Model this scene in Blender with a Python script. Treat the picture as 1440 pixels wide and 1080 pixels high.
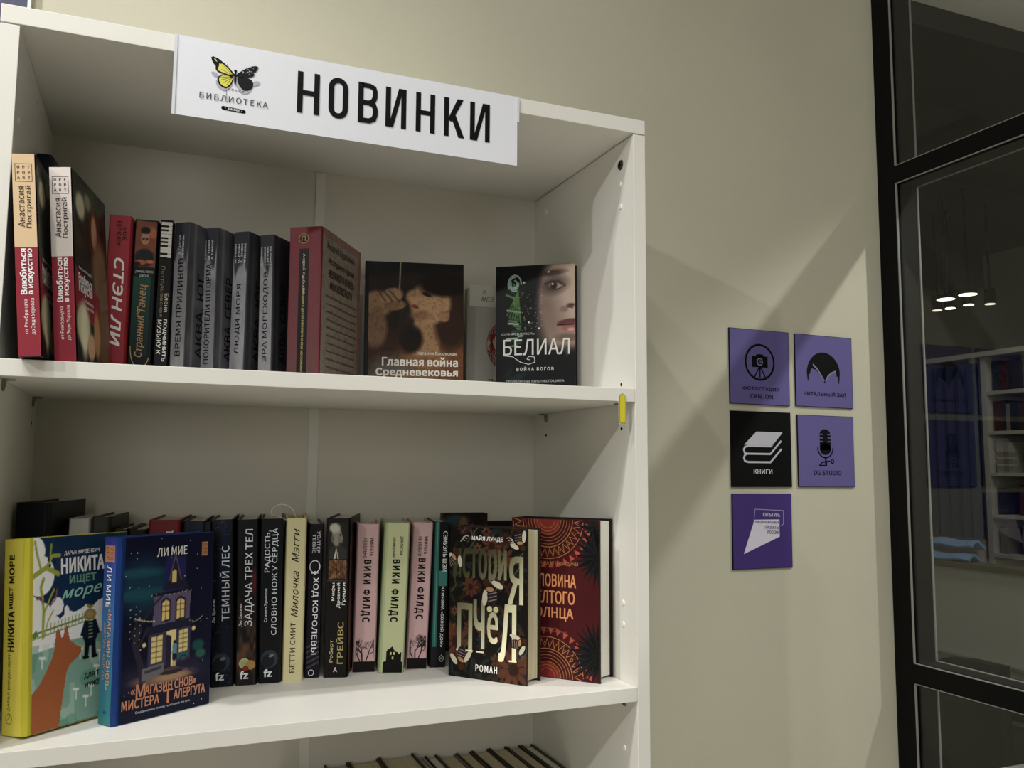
import bpy, bmesh, math, random
import numpy as np
from mathutils import Matrix, Vector
random.seed(7); rng = np.random.default_rng(7)
for o in list(bpy.data.objects): bpy.data.objects.remove(o)
sc = bpy.context.scene
C = sc.collection
R = math.radians

# ------------------------------------------------------------ camera
cam_d = bpy.data.cameras.new('camera'); cam = bpy.data.objects.new('camera', cam_d); C.objects.link(cam)
cr = Vector((0.92394886, -0.3824613, 0.00646993)); cu = Vector((-0.04406198, -0.08961277, 0.99500155)); cf = Vector((0.3799698, 0.91961563, 0.09964962))
M = Matrix((cr, cu, -cf)).transposed().to_4x4(); M.translation = Vector((0.15218, -1.02798, 1.52398))
cam.matrix_world = M
cam_d.sensor_fit = 'HORIZONTAL'; cam_d.sensor_width = 36.0; cam_d.lens = 36.0 * 1218.1 / 1440.0
cam_d.clip_start = 0.02
sc.camera = cam

# ------------------------------------------------------------ world, lights, exposure
w = bpy.data.worlds.new('world'); sc.world = w; w.use_nodes = True
w.node_tree.nodes['Background'].inputs[0].default_value = (0.9, 0.95, 1.0, 1); w.node_tree.nodes['Background'].inputs[1].default_value = 0.0
sc.view_settings.view_transform = 'Standard'; sc.view_settings.look = 'None'
sc.view_settings.gamma = 1.0; sc.view_settings.exposure = 0.0; sc.view_settings.use_curve_mapping = False

def spot(name, loc, target, power, size, blend, col, rad=0.03):
    d = bpy.data.lights.new(name, 'SPOT'); d.energy = power; d.spot_size = R(size); d.spot_blend = blend; d.color = col; d.shadow_soft_size = rad
    o = bpy.data.objects.new(name, d); C.objects.link(o); o.location = loc
    o.rotation_euler = (Vector(target) - Vector(loc)).to_track_quat('-Z', 'Y').to_euler(); return o
def area(name, loc, target, power, sx, sy, col):
    d = bpy.data.lights.new(name, 'AREA'); d.shape = 'RECTANGLE'; d.size = sx; d.size_y = sy; d.energy = power; d.color = col
    o = bpy.data.objects.new(name, d); C.objects.link(o); o.location = loc
    o.rotation_euler = (Vector(target) - Vector(loc)).to_track_quat('-Z', 'Y').to_euler(); return o
CW = (1.0, 0.988, 0.965)
spot('track_spot_above', (-0.42, -0.68, 3.42), (0.2, 0.1, 1.2), 46, 90, 0.9, CW, 0.03)
spot('track_spot_left', (-2.3, -2.05, 3.05), (0.8, 0.3, 1.5), 92, 60, 0.8, CW, 0.04)
spot('track_spot_beyond_glass', (2.45, -0.75, 3.15), (1.35, 0.35, 0.7), 108, 44, 0.4, CW, 0.03)
area('ambient_fill_top', (-0.2, -1.9, 3.45), (-0.2, -1.9, 0), 25, 1.6, 1.6, CW)  # added soft overhead fill that raises the ambient level
area('bounce_fill', (-1.2, -4.3, 2.0), (0.3, 0.3, 1.4), 22, 1.6, 1.2, CW)  # added soft light in place of bounce from the room behind
spot('fitted_spot_top_left', (-1.0, -0.55, 3.42), (-0.1, 0.2, 1.7), 118, 56, 1.0, CW, 0.04)  # added spot, fitted to the brightness of the upper left wall
spot('fill_spot_low_right', (0.7, -1.5, 3.42), (0.9, 0.3, 0.5), 46, 36, 1.0, CW, 0.04)  # added spot that lightens the lower right wall
spot('floor_bounce_spot', (0.35, -0.95, 3.42), (0.35, -0.80, 0), 340, 40, 0.8, CW, 0.05)  # added spot on the floor, bouncing light up under the shelves
area('far_room_light', (3.0, 0.8, 3.35), (3.0, 0.8, 0), 9, 0.8, 0.8, (1.0, 0.97, 0.9))
area('far_ceiling_fill', (3.3, 0.2, 2.7), (3.3, 0.2, 3.5), 7, 0.5, 0.5, (1.0, 0.97, 0.9))  # added upward fill brightening the ceiling strip behind the glass

# ------------------------------------------------------------ materials
def lin(c):
    c = np.asarray(c, float); return np.where(c <= 0.04045, c / 12.92, ((c + 0.055) / 1.055) ** 2.4)
def hexc(h):
    h = h.lstrip('#'); return np.array([int(h[i:i + 2], 16) / 255 for i in (0, 2, 4)])
_m = {}
def mat(name, col, rough=0.5, spec=0.5, metal=0.0, bump=0.0, bscale=200.0, var=0.0, vscale=3.0, emit=0.0):
    if name in _m: return _m[name]
    m = bpy.data.materials.new(name); m.use_nodes = True; nt = m.node_tree; b = nt.nodes['Principled BSDF']
    c = lin(hexc(col)); b.inputs['Base Color'].default_value = (*c, 1)
    b.inputs['Roughness'].default_value = rough; b.inputs['Specular IOR Level'].default_value = spec; b.inputs['Metallic'].default_value = metal
    if emit: b.inputs['Emission Color'].default_value = (*c, 1); b.inputs['Emission Strength'].default_value = emit
    tc = nt.nodes.new('ShaderNodeTexCoord')
    if var:
        n = nt.nodes.new('ShaderNodeTexNoise'); n.inputs['Scale'].default_value = vscale; n.inputs['Detail'].default_value = 5
        r = nt.nodes.new('ShaderNodeValToRGB'); r.color_ramp.elements[0].position = .35; r.color_ramp.elements[1].position = .65
        r.color_ramp.elements[0].color = (*(c * (1 - var)), 1); r.color_ramp.elements[1].color = (*np.minimum(c * (1 + var), 1), 1)
        nt.links.new(tc.outputs['Object'], n.inputs['Vector']); nt.links.new(n.outputs['Fac'], r.inputs[0]); nt.links.new(r.outputs[0], b.inputs['Base Color'])
    if bump:
        n = nt.nodes.new('ShaderNodeTexNoise'); n.inputs['Scale'].default_value = bscale; n.inputs['Detail'].default_value = 3
        bp = nt.nodes.new('ShaderNodeBump'); bp.inputs['Strength'].default_value = bump; bp.inputs['Distance'].default_value = 0.001
        nt.links.new(tc.outputs['Object'], n.inputs['Vector']); nt.links.new(n.outputs['Fac'], bp.inputs['Height']); nt.links.new(bp.outputs[0], b.inputs['Normal'])
    _m[name] = m; return m
def ink_mat(name, rough, gain=1.0):
    m = bpy.data.materials.new(name); m.use_nodes = True; nt = m.node_tree; b = nt.nodes['Principled BSDF']
    a = nt.nodes.new('ShaderNodeAttribute'); a.attribute_name = 'ink'; nt.links.new(a.outputs['Color'], b.inputs['Base Color'])
    b.inputs['Roughness'].default_value = rough; b.inputs['Specular IOR Level'].default_value = 0.16; return m
INK = ink_mat('printed_ink_satin', 0.42); INKM = ink_mat('printed_ink_matt', 0.7)
def page_mat(name, col, dark=0.75, scale=900.0):
    m = bpy.data.materials.new(name); m.use_nodes = True; nt = m.node_tree; b = nt.nodes['Principled BSDF']
    c = lin(hexc(col)); tc = nt.nodes.new('ShaderNodeTexCoord'); mp = nt.nodes.new('ShaderNodeMapping')
    mp.inputs['Scale'].default_value = (scale, 6.0, 6.0)
    n = nt.nodes.new('ShaderNodeTexNoise'); n.inputs['Scale'].default_value = 1.0; n.inputs['Detail'].default_value = 2
    r = nt.nodes.new('ShaderNodeValToRGB'); r.color_ramp.elements[0].position = .3; r.color_ramp.elements[1].position = .7
    r.color_ramp.elements[0].color = (*(c * dark), 1); r.color_ramp.elements[1].color = (*c, 1)
    nt.links.new(tc.outputs['Object'], mp.inputs[0]); nt.links.new(mp.outputs[0], n.inputs['Vector']); nt.links.new(n.outputs['Fac'], r.inputs[0]); nt.links.new(r.outputs[0], b.inputs['Base Color'])
    b.inputs['Roughness'].default_value = .9; b.inputs['Specular IOR Level'].default_value = .1; return m
PAGE = page_mat('book_pages_cream', '#e4dcc0'); PAGEW = page_mat('book_pages_white', '#eae7dc'); PAGEY = page_mat('book_pages_toned', '#cfc6a8')
PAGEF = page_mat('book_pages_facing', '#e6dcb8', 0.7, 6.0)
pm = PAGEF.node_tree.nodes['Mapping']; pm.inputs['Scale'].default_value = (6.0, 700.0, 6.0)
WHITE = mat('white_laminate', '#e9e7df', 0.42, 0.45, bump=0.06, bscale=900, var=0.015, vscale=6)
WHITEB = mat('white_hardboard', '#dcd8cc', 0.6, 0.3, bump=0.12, bscale=700)
WALL = mat('wall_paint', '#c3c0ac', 0.85, 0.2, bump=0.25, bscale=420, var=0.02, vscale=4)
BLACK = mat('black_powder_coat', '#050506', 0.6, 0.15)
GREYM = mat('brushed_steel', '#8b8b88', 0.35, 0.5, metal=1.0)

# ------------------------------------------------------------ mesh helpers
def link(name, me, m=None, parent=None):
    o = bpy.data.objects.new(name, me); C.objects.link(o)
    if m is not None: me.materials.append(m)
    if parent is not None: o.parent = parent
    return o
def tag(o, label=None, cat=None, group=None, kind=None):
    if label: o['label'] = label
    if cat: o['category'] = cat
    if group: o['group'] = group
    if kind: o['kind'] = kind
    return o
def empty(name, loc, rz=0, lean=0, label=None, cat=None, group=None):
    o = bpy.data.objects.new(name, None); o.empty_display_size = .03; C.objects.link(o); o.location = loc
    o.matrix_world = Matrix.Translation(loc) @ Matrix.Rotation(rz, 4, 'Z') @ Matrix.Rotation(lean, 4, 'Y')
    return tag(o, label, cat, group)
def bm_box(bm, lo, hi):
    x0, y0, z0 = lo; x1, y1, z1 = hi
    v = [bm.verts.new(p) for p in ((x0,y0,z0),(x1,y0,z0),(x1,y1,z0),(x0,y1,z0),(x0,y0,z1),(x1,y0,z1),(x1,y1,z1),(x0,y1,z1))]
    for f in ((0,3,2,1),(4,5,6,7),(0,1,5,4),(1,2,6,5),(2,3,7,6),(3,0,4,7)): bm.faces.new([v[i] for i in f])
def box(name, lo, hi, m, parent=None, bevel=0.0, seg=2):
    bm = bmesh.new(); bm_box(bm, lo, hi)
    if bevel: bmesh.ops.bevel(bm, geom=list(bm.edges), offset=bevel, segments=seg, affect='EDGES', profile=0.5)
    me = bpy.data.meshes.new(name); bm.to_mesh(me); bm.free(); return link(name, me, m, parent)
def prism(name, prof, axis, a, b, m, parent=None):
    """closed 2-D profile extruded; axis 'z': prof=(x,y); 'y': prof=(x,z); 'x': prof=(y,z)"""
    n = len(prof)
    def P(p, t): return {'z': (p[0], p[1], t), 'y': (p[0], t, p[1]), 'x': (t, p[0], p[1])}[axis]
    vs = [P(p, a) for p in prof] + [P(p, b) for p in prof]
    fs = [tuple(range(n)), tuple(range(2 * n - 1, n - 1, -1))] + [(i, i + n, (i + 1) % n + n, (i + 1) % n) for i in range(n)]
    me = bpy.data.meshes.new(name); me.from_pydata(vs, [], fs)
    bm = bmesh.new(); bm.from_mesh(me); bmesh.ops.recalc_face_normals(bm, faces=bm.faces); bm.to_mesh(me); bm.free()
    return link(name, me, m, parent)
def tube(name, pts, rad, m, parent=None, n=8):
    cu_ = bpy.data.curves.new(name, 'CURVE'); cu_.dimensions = '3D'; s = cu_.splines.new('NURBS'); s.points.add(len(pts) - 1)
    for i, p in enumerate(pts): s.points[i].co = (*p, 1)
    s.use_endpoint_u = True; s.order_u = 3; cu_.bevel_depth = rad; cu_.bevel_resolution = 2; cu_.resolution_u = 6
    t = bpy.data.objects.new('tmp', cu_); C.objects.link(t); me = bpy.data.meshes.new_from_object(t); me.name = name
    bpy.data.objects.remove(t); return link(name, me, m, parent)
def disc(name, c, axis, r, h, m, parent=None, n=16):
    bm = bmesh.new(); bmesh.ops.create_cone(bm, cap_ends=True, segments=n, radius1=r, radius2=r * .85, depth=h)
    if axis == 'x': bmesh.ops.rotate(bm, verts=bm.verts, matrix=Matrix.Rotation(R(-90), 3, 'Y'))
    if axis == 'y': bmesh.ops.rotate(bm, verts=bm.verts, matrix=Matrix.Rotation(R(90), 3, 'X'))
    bmesh.ops.translate(bm, verts=bm.verts, vec=c)
    me = bpy.data.meshes.new(name); bm.to_mesh(me); bm.free(); return link(name, me, m, parent)

# ------------------------------------------------------------ flat print (lettering and pictures)
_tc = {}
import os
try:      # the Cyrillic outlines of Blender's own bundled sans font fill cleanly; fall back to the built-in one
    FONT = bpy.data.fonts.load(os.path.join(bpy.utils.system_resource('DATAFILES', path='fonts'), 'Noto Sans CJK Regular.woff2'))
except Exception: FONT = None
def glyphs(s, bold, shear, space):
    k = (s, bold, shear, space)
    if k not in _tc:
        c = bpy.data.curves.new('t', 'FONT'); c.body = s; c.offset = bold; c.shear = shear; c.space_character = space; c.resolution_u = 3
        if FONT: c.font = FONT
        c.align_x = 'LEFT'
        c.space_line = 0.9
        o = bpy.data.objects.new('t', c); C.objects.link(o)
        dg = bpy.context.evaluated_depsgraph_get(); me = bpy.data.meshes.new_from_object(o.evaluated_get(dg))
        v = np.zeros(len(me.vertices) * 3); me.vertices.foreach_get('co', v); v = v.reshape(-1, 3)[:, :2]
        f = [tuple(p.vertices) for p in me.polygons]
        bpy.data.objects.remove(o); bpy.data.meshes.remove(me)
        lo, hi = v.min(0), v.max(0); _tc[k] = ((v - lo) / (hi - lo), f, (hi - lo)[0] / (hi - lo)[1])
    return _tc[k]
class Pic:
    """a flat picture painted on a fine grid, u and v in 0..1"""
    def __init__(s, nx, ny, col, gain=1.0):
        s.nx, s.ny, s.asp = nx, ny, ny / nx
        s.U, s.V = np.meshgrid(np.linspace(0, 1, nx), np.linspace(0, 1, ny)); s.I = np.zeros((ny, nx, 3)) + hexc(col)
    def mix(s, a, col): s.I += (hexc(col) - s.I) * np.clip(a, 0, 1)[..., None]; return s
    def noise(s, fx, fy, lo=0.0, seed=0):
        r = np.random.default_rng(seed); g = r.random((fy + 2, fx + 2)); x = s.U * fx; y = s.V * fy
        i, j = x.astype(int), y.astype(int); a, b = x - i, y - j; a = a*a*(3-2*a); b = b*b*(3-2*b)
        return g[j,i]*(1-a)*(1-b) + g[j,i+1]*a*(1-b) + g[j+1,i]*(1-a)*b + g[j+1,i+1]*a*b
    def ell(s, cx, cy, rx, ry, col, soft=.15, rot=0, a=1.0):
        x, y = s.U - cx, (s.V - cy) * s.asp; c, n = math.cos(R(rot)), math.sin(R(rot))
        X, Y = x * c + y * n, -x * n + y * c; d = np.sqrt((X / rx) ** 2 + (Y / ry) ** 2)
        return s.mix(a * np.clip((1 - d) / max(soft, 1e-3) + .5, 0, 1), col)
    def poly(s, pts, col, a=1.0, soft=0):
        ins = np.zeros(s.U.shape, bool); n = len(pts)
        for i in range(n):
            x0, y0 = pts[i]; x1, y1 = pts[(i + 1) % n]
            if y0 == y1: continue
            c = (s.V > min(y0, y1)) & (s.V <= max(y0, y1)); ins ^= c & (s.U < x0 + (s.V - y0) * (x1 - x0) / (y1 - y0))
        m = ins.astype(float)
        for _ in range(soft): m = (m + np.roll(m,1,0) + np.roll(m,-1,0) + np.roll(m,1,1) + np.roll(m,-1,1)) / 5
        return s.mix(m * a, col)
    def line(s, pts, wd, col, a=1.0):
        D = np.full(s.U.shape, 9.0)
        for (x0, y0), (x1, y1) in zip(pts, pts[1:]):
            y0, y1 = y0 * s.asp, y1 * s.asp; dx, dy = x1 - x0, y1 - y0; L = dx*dx + dy*dy + 1e-9
            t = np.clip(((s.U - x0) * dx + (s.V * s.asp - y0) * dy) / L, 0, 1); D = np.minimum(D, np.hypot(s.U - x0 - t*dx, s.V*s.asp - y0 - t*dy))
        return s.mix(a * np.clip((wd - D) * s.nx + .5, 0, 1), col)
SAT = 0.86
class Pr:
    """collects flat print on one face: o = corner, u, v = unit directions, n = outward normal (all local)"""
    def __init__(s, o, u, v, n, gain=1.0): s.o, s.u, s.v, s.n = map(lambda a: np.array(a, float), (o, u, v, n)); s.clip = None; s.V = []; s.F = []; s.K = []; s.c = 0; s.g = gain
    def _add(s, uv, f, col, layer):
        uv = np.asarray(uv, float)
        if s.clip: uv = np.clip(uv, (s.clip[0], s.clip[2]), (s.clip[1], s.clip[3]))
        s.V.append(s.o + uv[:, :1] * s.u + uv[:, 1:] * s.v + s.n * (0.00025 + layer * 0.00009))
        k = lin(np.asarray(col, float)); k = np.broadcast_to(k, (len(uv), 3)) * s.g; k = k ** 1.14 * 1.04; k = k * SAT + k.mean(1, keepdims=True) * (1 - SAT); s.K.append(np.clip(k, 0, .92))
        s.F += [tuple(i + s.c for i in q) for q in f]; s.c += len(uv)
    def poly(s, pts, col, layer=1): s._add(pts, [tuple(range(len(pts)))], hexc(col), layer); return s
    def rect(s, u0, v0, u1, v1, col, layer=0): return s.poly([(u0,v0),(u1,v0),(u1,v1),(u0,v1)], col, layer)
    def grad(s, u0, v0, u1, v1, cb, ct, layer=0, n=12):
        P, F, K = [], [], []
        for i in range(n + 1):
            t = i / n; P += [(u0, v0+(v1-v0)*t), (u1, v0+(v1-v0)*t)]; k = hexc(cb)*(1-t)+hexc(ct)*t; K += [k, k]
            if i: F.append((2*i-2, 2*i-1, 2*i+1, 2*i))
        s._add(P, F, np.array(K), layer); return s
    def ell(s, cx, cy, rx, ry, col, layer=1, rot=0, n=20):
        c, q = math.cos(R(rot)), math.sin(R(rot)); P = []
        for i in range(n):
            a = 2*math.pi*i/n; x, y = rx*math.cos(a), ry*math.sin(a); P.append((cx+x*c-y*q, cy+x*q+y*c))
        return s.poly(P, col, layer)
    def stroke(s, pts, wd, col, layer=1, closed=False):
        P = [np.array(p, float) for p in pts]; 
        if closed: P.append(P[0])
        V, F = [], []
        for i, p in enumerate(P):
            a = P[i] - P[i-1] if i else P[1] - P[0]; b = P[i+1] - P[i] if i < len(P)-1 else P[-1] - P[-2]
            if closed and i in (0, len(P)-1): a, b = P[-1] - P[-2], P[1] - P[0]
            a = a/(np.linalg.norm(a)+1e-9); b = b/(np.linalg.norm(b)+1e-9); t = a+b; t = t/(np.linalg.norm(t)+1e-9); nn = np.array((-t[1], t[0]))
            k = wd/2/max(.45, abs(float(nn @ np.array((-a[1], a[0])))))
            V += [p+nn*k, p-nn*k]
            if i: F.append((2*i-2, 2*i-1, 2*i+1, 2*i))
        s._add(np.array(V), F, hexc(col), layer); return s
    def ring(s, cx, cy, rx, ry, wd, col, layer=1, a0=0, a1=360, n=28):
        pts = [(cx+rx*math.cos(R(a0+(a1-a0)*i/n)), cy+ry*math.sin(R(a0+(a1-a0)*i/n))) for i in range(n+1)]
        return s.stroke(pts, wd, col, layer)
    def text(s, t, cx, cy, w=None, h=None, rot=0, col='#ffffff', bold=0.0, shear=0.0, layer=4, space=1.0, colf=None):
        v, f, asp = glyphs(t, 0.0, shear, space)
        if w is None: w = h * asp
        if h is None: h = w / asp
        p = (v - .5) * (w, h); c, q = math.cos(R(rot)), math.sin(R(rot)); p = np.stack([cx + p[:,0]*c - p[:,1]*q, cy + p[:,0]*q + p[:,1]*c], 1)
        e = max(bold + .006, 0.004) * min(h, w * 3)
        for k, (dx, dy) in enumerate(((0, 0),) if e == 0 else ((-e, -e), (e, -e), (-e, e), (e, e))):
            pp_ = p + (dx, dy); s._add(pp_, f, colf(pp_) if colf else hexc(col), layer + k * .12)
        return s
    def pic(s, P, u0, v0, u1, v1, layer=0):
        uv = np.stack([u0+(u1-u0)*P.U.ravel(), v0+(v1-v0)*P.V.ravel()], 1); nx, ny = P.nx, P.ny
        j, i = np.meshgrid(np.arange(ny-1), np.arange(nx-1), indexing='ij'); a = (j*nx+i).ravel()
        s._add(uv, list(zip((a).tolist(), (a+1).tolist(), (a+nx+1).tolist(), (a+nx).tolist())), P.I.reshape(-1, 3), layer); return s
    def build(s, name, parent, m=None):
        me = bpy.data.meshes.new(name); me.from_pydata(np.concatenate(s.V).tolist(), [], s.F)
        at = me.attributes.new('ink', 'FLOAT_COLOR', 'POINT'); k = np.concatenate(s.K); at.data.foreach_set('color', np.concatenate([k, np.ones((len(k), 1))], 1).ravel())
        return link(name, me, m or INK, parent)

# ------------------------------------------------------------ setting
D = 0.3415; WY = 0.3485; GX = 1.57; CZ = 3.5
def struct(o, label=None): return tag(o, label, kind='structure')
FLOOR = mat('pale_vinyl_floor', '#c9c4b6', 0.9, 0.1, bump=0.2, bscale=300, var=0.05, vscale=8)
CEIL = mat('ceiling_paint', '#cfccc2', 0.9, 0.1)
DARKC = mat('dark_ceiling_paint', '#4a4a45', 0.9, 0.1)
GREYW = mat('grey_paint', '#a6a498', 0.9, 0.1)
struct(box('floor', (-3.2, -4.7, -0.1), (7.2, 6.2, 0), FLOOR))
struct(box('ceiling', (-3.2, -4.7, CZ), (GX + .05, WY + .1, CZ + .1), CEIL))
struct(box('wall_back', (-3.2, WY, 0), (GX, WY + .12, CZ), WALL), 'warm grey painted wall behind the bookcase')
struct(box('wall_left', (-3.2, -4.7, 0), (-3.08, WY, CZ), WALL))
struct(box('wall_front', (-3.08, -4.7, 0), (7.2, -4.58, CZ), WALL))
# the room behind the glass
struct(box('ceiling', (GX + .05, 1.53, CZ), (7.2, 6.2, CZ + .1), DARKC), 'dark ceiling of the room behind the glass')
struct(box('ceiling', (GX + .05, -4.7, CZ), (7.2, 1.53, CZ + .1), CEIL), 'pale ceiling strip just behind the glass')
struct(box('wall_right', (7.08, -4.58, 0), (7.2, 6.2, CZ), GREYW))
struct(box('wall_far', (GX, 6.08, 0), (7.08, 6.2, CZ), GREYW))
struct(box('wall_side', (GX - .12, WY + .12, 0), (GX, 6.2, CZ), GREYW))
for i, (a, b_) in enumerate((((GX + .1, 1.53, CZ - .10), (7.08, 2.1, CZ)), ((GX + .1, 2.86, CZ - .06), (7.08, 3.0, CZ)), ((GX+.1, 4.5, CZ - .3), (7.08, 4.7, CZ)))):
    struct(box('trim_%d' % (i + 1), a, b_, mat('dark_ceiling_beam', '#2d2d2a', .8, .2)), 'dark beam across the ceiling behind the glass')
struct(box('trim_4', (4.25, -1, CZ - .07), (4.32, 2.7, CZ), mat('black_track', '#101010', .6, .3)), 'black lighting track on the ceiling behind the glass')

# glass partition
GL = bpy.data.materials.new('clear_glass'); GL.use_nodes = True; nt = GL.node_tree; nt.nodes.clear()
out = nt.nodes.new('ShaderNodeOutputMaterial'); mx = nt.nodes.new('ShaderNodeMixShader'); fr = nt.nodes.new('ShaderNodeFresnel'); fr.inputs['IOR'].default_value = 1.52
tr = nt.nodes.new('ShaderNodeBsdfTransparent'); tr.inputs[0].default_value = (.97, .98, .97, 1); gl = nt.nodes.new('ShaderNodeBsdfGlossy'); gl.inputs['Roughness'].default_value = 0.0
geo = nt.nodes.new('ShaderNodeNewGeometry'); inv = nt.nodes.new('ShaderNodeMath'); inv.operation = 'SUBTRACT'; inv.inputs[0].default_value = 1.45; mul = nt.nodes.new('ShaderNodeMath'); mul.operation = 'MULTIPLY'; mul.use_clamp = True; sc2 = nt.nodes.new('ShaderNodeMath'); sc2.operation = 'MULTIPLY'; sc2.inputs[1].default_value = 1.45
nt.links.new(geo.outputs['Backfacing'], sc2.inputs[0]); nt.links.new(sc2.outputs[0], inv.inputs[1]); nt.links.new(fr.outputs[0], mul.inputs[0]); nt.links.new(inv.outputs[0], mul.inputs[1]); nt.links.new(mul.outputs[0], mx.inputs[0]); nt.links.new(tr.outputs[0], mx.inputs[1]); nt.links.new(gl.outputs[0], mx.inputs[2]); nt.links.new(mx.outputs[0], out.inputs[0])
SEAL = mat('grey_glazing_seal', '#8d8e88', .5, .4)
JAMB = mat('dark_grey_frame_inside', '#1c1e1d', .55, .4)
part = tag(empty('glass_partition', (GX, WY, 0)), 'black framed glass partition standing beside the wall signs', 'partition'); part['kind'] = 'structure'
part['label'] = 'black framed glass partition at the right end of the signed wall'
def gbox(name, lo, hi, m, bevel=0.0): 
    p = (GX, WY, 0); return box(name, tuple(lo[i]-p[i] for i in range(3)), tuple(hi[i]-p[i] for i in range(3)), m, part, bevel)
PY = 0.302   # inner edge of the corner post
bars = [(0.0, 0.06), (1.109, 1.147), (2.131, 2.168), (CZ - .05, CZ)]
gbox('post', (GX, PY, 0), (GX + .065, WY, CZ), BLACK, .001)
gbox('post', (GX, -1.95, 0), (GX + .065, -1.90, CZ), BLACK, .001)
for a, b_ in bars: gbox('rail', (GX, -1.90, a), (GX + .065, PY, b_), BLACK, .0008)
for (a, b_) in ((.06, 1.109), (1.147, 2.131), (2.168, CZ - .05)):
    gbox('glass_pane', (GX + .008, -1.90, a), (GX + .016, PY, b_), GL)
    for x0, x1, t in ((GX + .0005, GX + .0045, .0022), (GX + .060, GX + .064, .0022)):  # front strips are seals; far strips stand in for the frame edge highlight
        gbox('seal_and_edge_glint', (x0, PY - t, a), (x1, PY, b_), SEAL); gbox('seal_and_edge_glint', (x0, -1.90, a), (x1, PY, a + t * .7), SEAL); gbox('seal_and_edge_glint', (x0, -1.90, b_ - t * .7), (x1, PY, b_), SEAL)

# purple-grey panel on the wall above the bookcase
pp = tag(empty('wall_panel', (-0.34, WY - .012, 2.1)), 'purple-grey panel with white edge on the wall above the bookcase', 'panel')
box('board', (-.3, 0, 0), (.2975, .012, .75), mat('purple_grey_board', '#4c4e66', .6, .3), pp)
box('edge_strip', (.2975, -.001, 0), (.3015, .012, .75), WHITE, pp)

# ------------------------------------------------------------ bookcase
W_, T_ = 0.76, 0.0189
Z1, Z2, Z3 = 1.637, 1.2393, 0.866; ZS = .0182
bc = tag(empty('bookcase', (0, 0, 0)), 'tall white laminate bookcase full of books standing against the wall', 'bookcase')
box('side_panel', (-T_, 0, 0), (0, D, 1.9985), WHITE, bc, .0006)
box('side_panel', (W_, 0, 0), (W_ + T_, D, 1.9985), WHITE, bc, .0006)
box('top_panel', (-T_, 0, 2.0), (W_ + T_, D, 2.0205), WHITE, bc, .0006)
for z in (Z1, Z2, Z3, .49, .09): box('shelf', (0.0005, 0, z - ZS), (W_ - .0005, D, z), WHITE, bc, .0006)
box('plinth', (0, .02, 0), (W_, .035, .0715), WHITE, bc)
box('back_panel', (0, D, .03), (.3800, D + .0035, 2.0), WHITEB, bc); box('back_panel', (.3835, D, .03), (W_, D + .0035, 2.0), WHITEB, bc)
prism('joining_strip', [(.3755, D - .0022), (.3905, D - .0022), (.3895, D), (.3842, D), (.3842, D + .003), (.3793, D + .003), (.3793, D), (.3765, D)], 'z', .03, 1.9975, WHITE, bc)
HOLE = mat('drilled_hole', '#14120f', .9, .1); CAP = mat('white_plastic_cap', '#f2f0e8', .3, .5)
for (x, y, z) in ((W_, .0385, 1.6461), (W_, .0385, 1.5837), (W_, .2919, 1.5836), (0, .2919, 1.5836)):
    disc('peg_hole', (x - .0003 if x else .0003, y, z), 'x', .0024, .0006, HOLE, bc)
for (y, z) in ((.0385, 1.9367), (.0370, 1.9032), (.2943, 1.9665), (.0365, 1.3442), (.0365, 1.3155), (.0355, 1.1521), (.0355, 1.10)):
    disc('plastic_cap', (W_ - .0008, y, z), 'x', .0040 if z < 1.96 else .0055, .0016, CAP, bc, 20)
for (y, z) in ((.0292, 1.9031), (.159, 1.9767), (.213, 1.99)):
    disc('plastic_cap', (.0008, y, z), 'x', .0038, .0016, CAP, bc, 20)
cb = disc('cam_bolt', (W_ - .0008, .0365, 1.9653), 'x', .0075, .0016, mat('dark_steel', '#4a463e', .4, .5, .8), bc, 24)
box('slot', (W_ - .0022, .0325, 1.9643), (W_ - .0016, .0405, 1.9663), HOLE, cb); box('slot', (W_ - .0022, .0355, 1.9613), (W_ - .0016, .0375, 1.9693), HOLE, cb)
for z in (Z1, Z2, Z3):
    for sx in (0, 1):
        for y in (.031, .287):
            s = 1 if sx == 0 else -1; x = 0 if sx == 0 else W_; zb = z - ZS
            prism('shelf_bracket', [(x, zb), (x + s*.0125, zb), (x + s*.0125, zb - .0018), (x + s*.0042, zb - .0022), (x + s*.0024, zb - .012), (x + s*.0012, zb - .0135), (x, zb - .0128)], 'y', y, y + .006, GREYM, bc)

# НОВИНКИ sign taped along the top edge
sg = tag(empty('paper_sign', (0.157, -.0005, 1.926)), 'long white paper sign reading НОВИНКИ taped over the bookcase top edge', 'sign')
SW, SH = .4245, .0948
bm = bmesh.new(); n = 24; vs = []
for j in range(7):
    for i in range(n + 1):
        u, v = i / n, j / 6; dy = -.0005 - .0004 * (math.sin(u*9 + v*2)*.5 + .5)
        vs.append(bm.verts.new((u * SW, dy, v * SH)))
for j in range(6):
    for i in range(n): a = j*(n+1)+i; bm.faces.new([vs[a], vs[a+1], vs[a+n+2], vs[a+n+1]])
me = bpy.data.meshes.new('sheet'); bm.to_mesh(me); bm.free(); sh = link('sheet', me, mat('white_laminated_paper', '#e9ebf2', .25, .5, bump=.15, bscale=60), sg)
for p in me.polygons: p.use_smooth = True
P = Pr((0, -.0009, 0), (1, 0, 0), (0, 0, 1), (0, -1, 0))
K = '#191a1d'; tk = .0066; v0, v1 = .0252, .0768
def bar(u, a=v0, b=v1): P.rect(u, a, u + tk, b, K, 1)
for a, b in ((.1371, .1636), (.2848, .3102)): bar(a); bar(b - tk); P.rect(a + tk, .0478, b - tk, .0540, K, 1)
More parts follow.
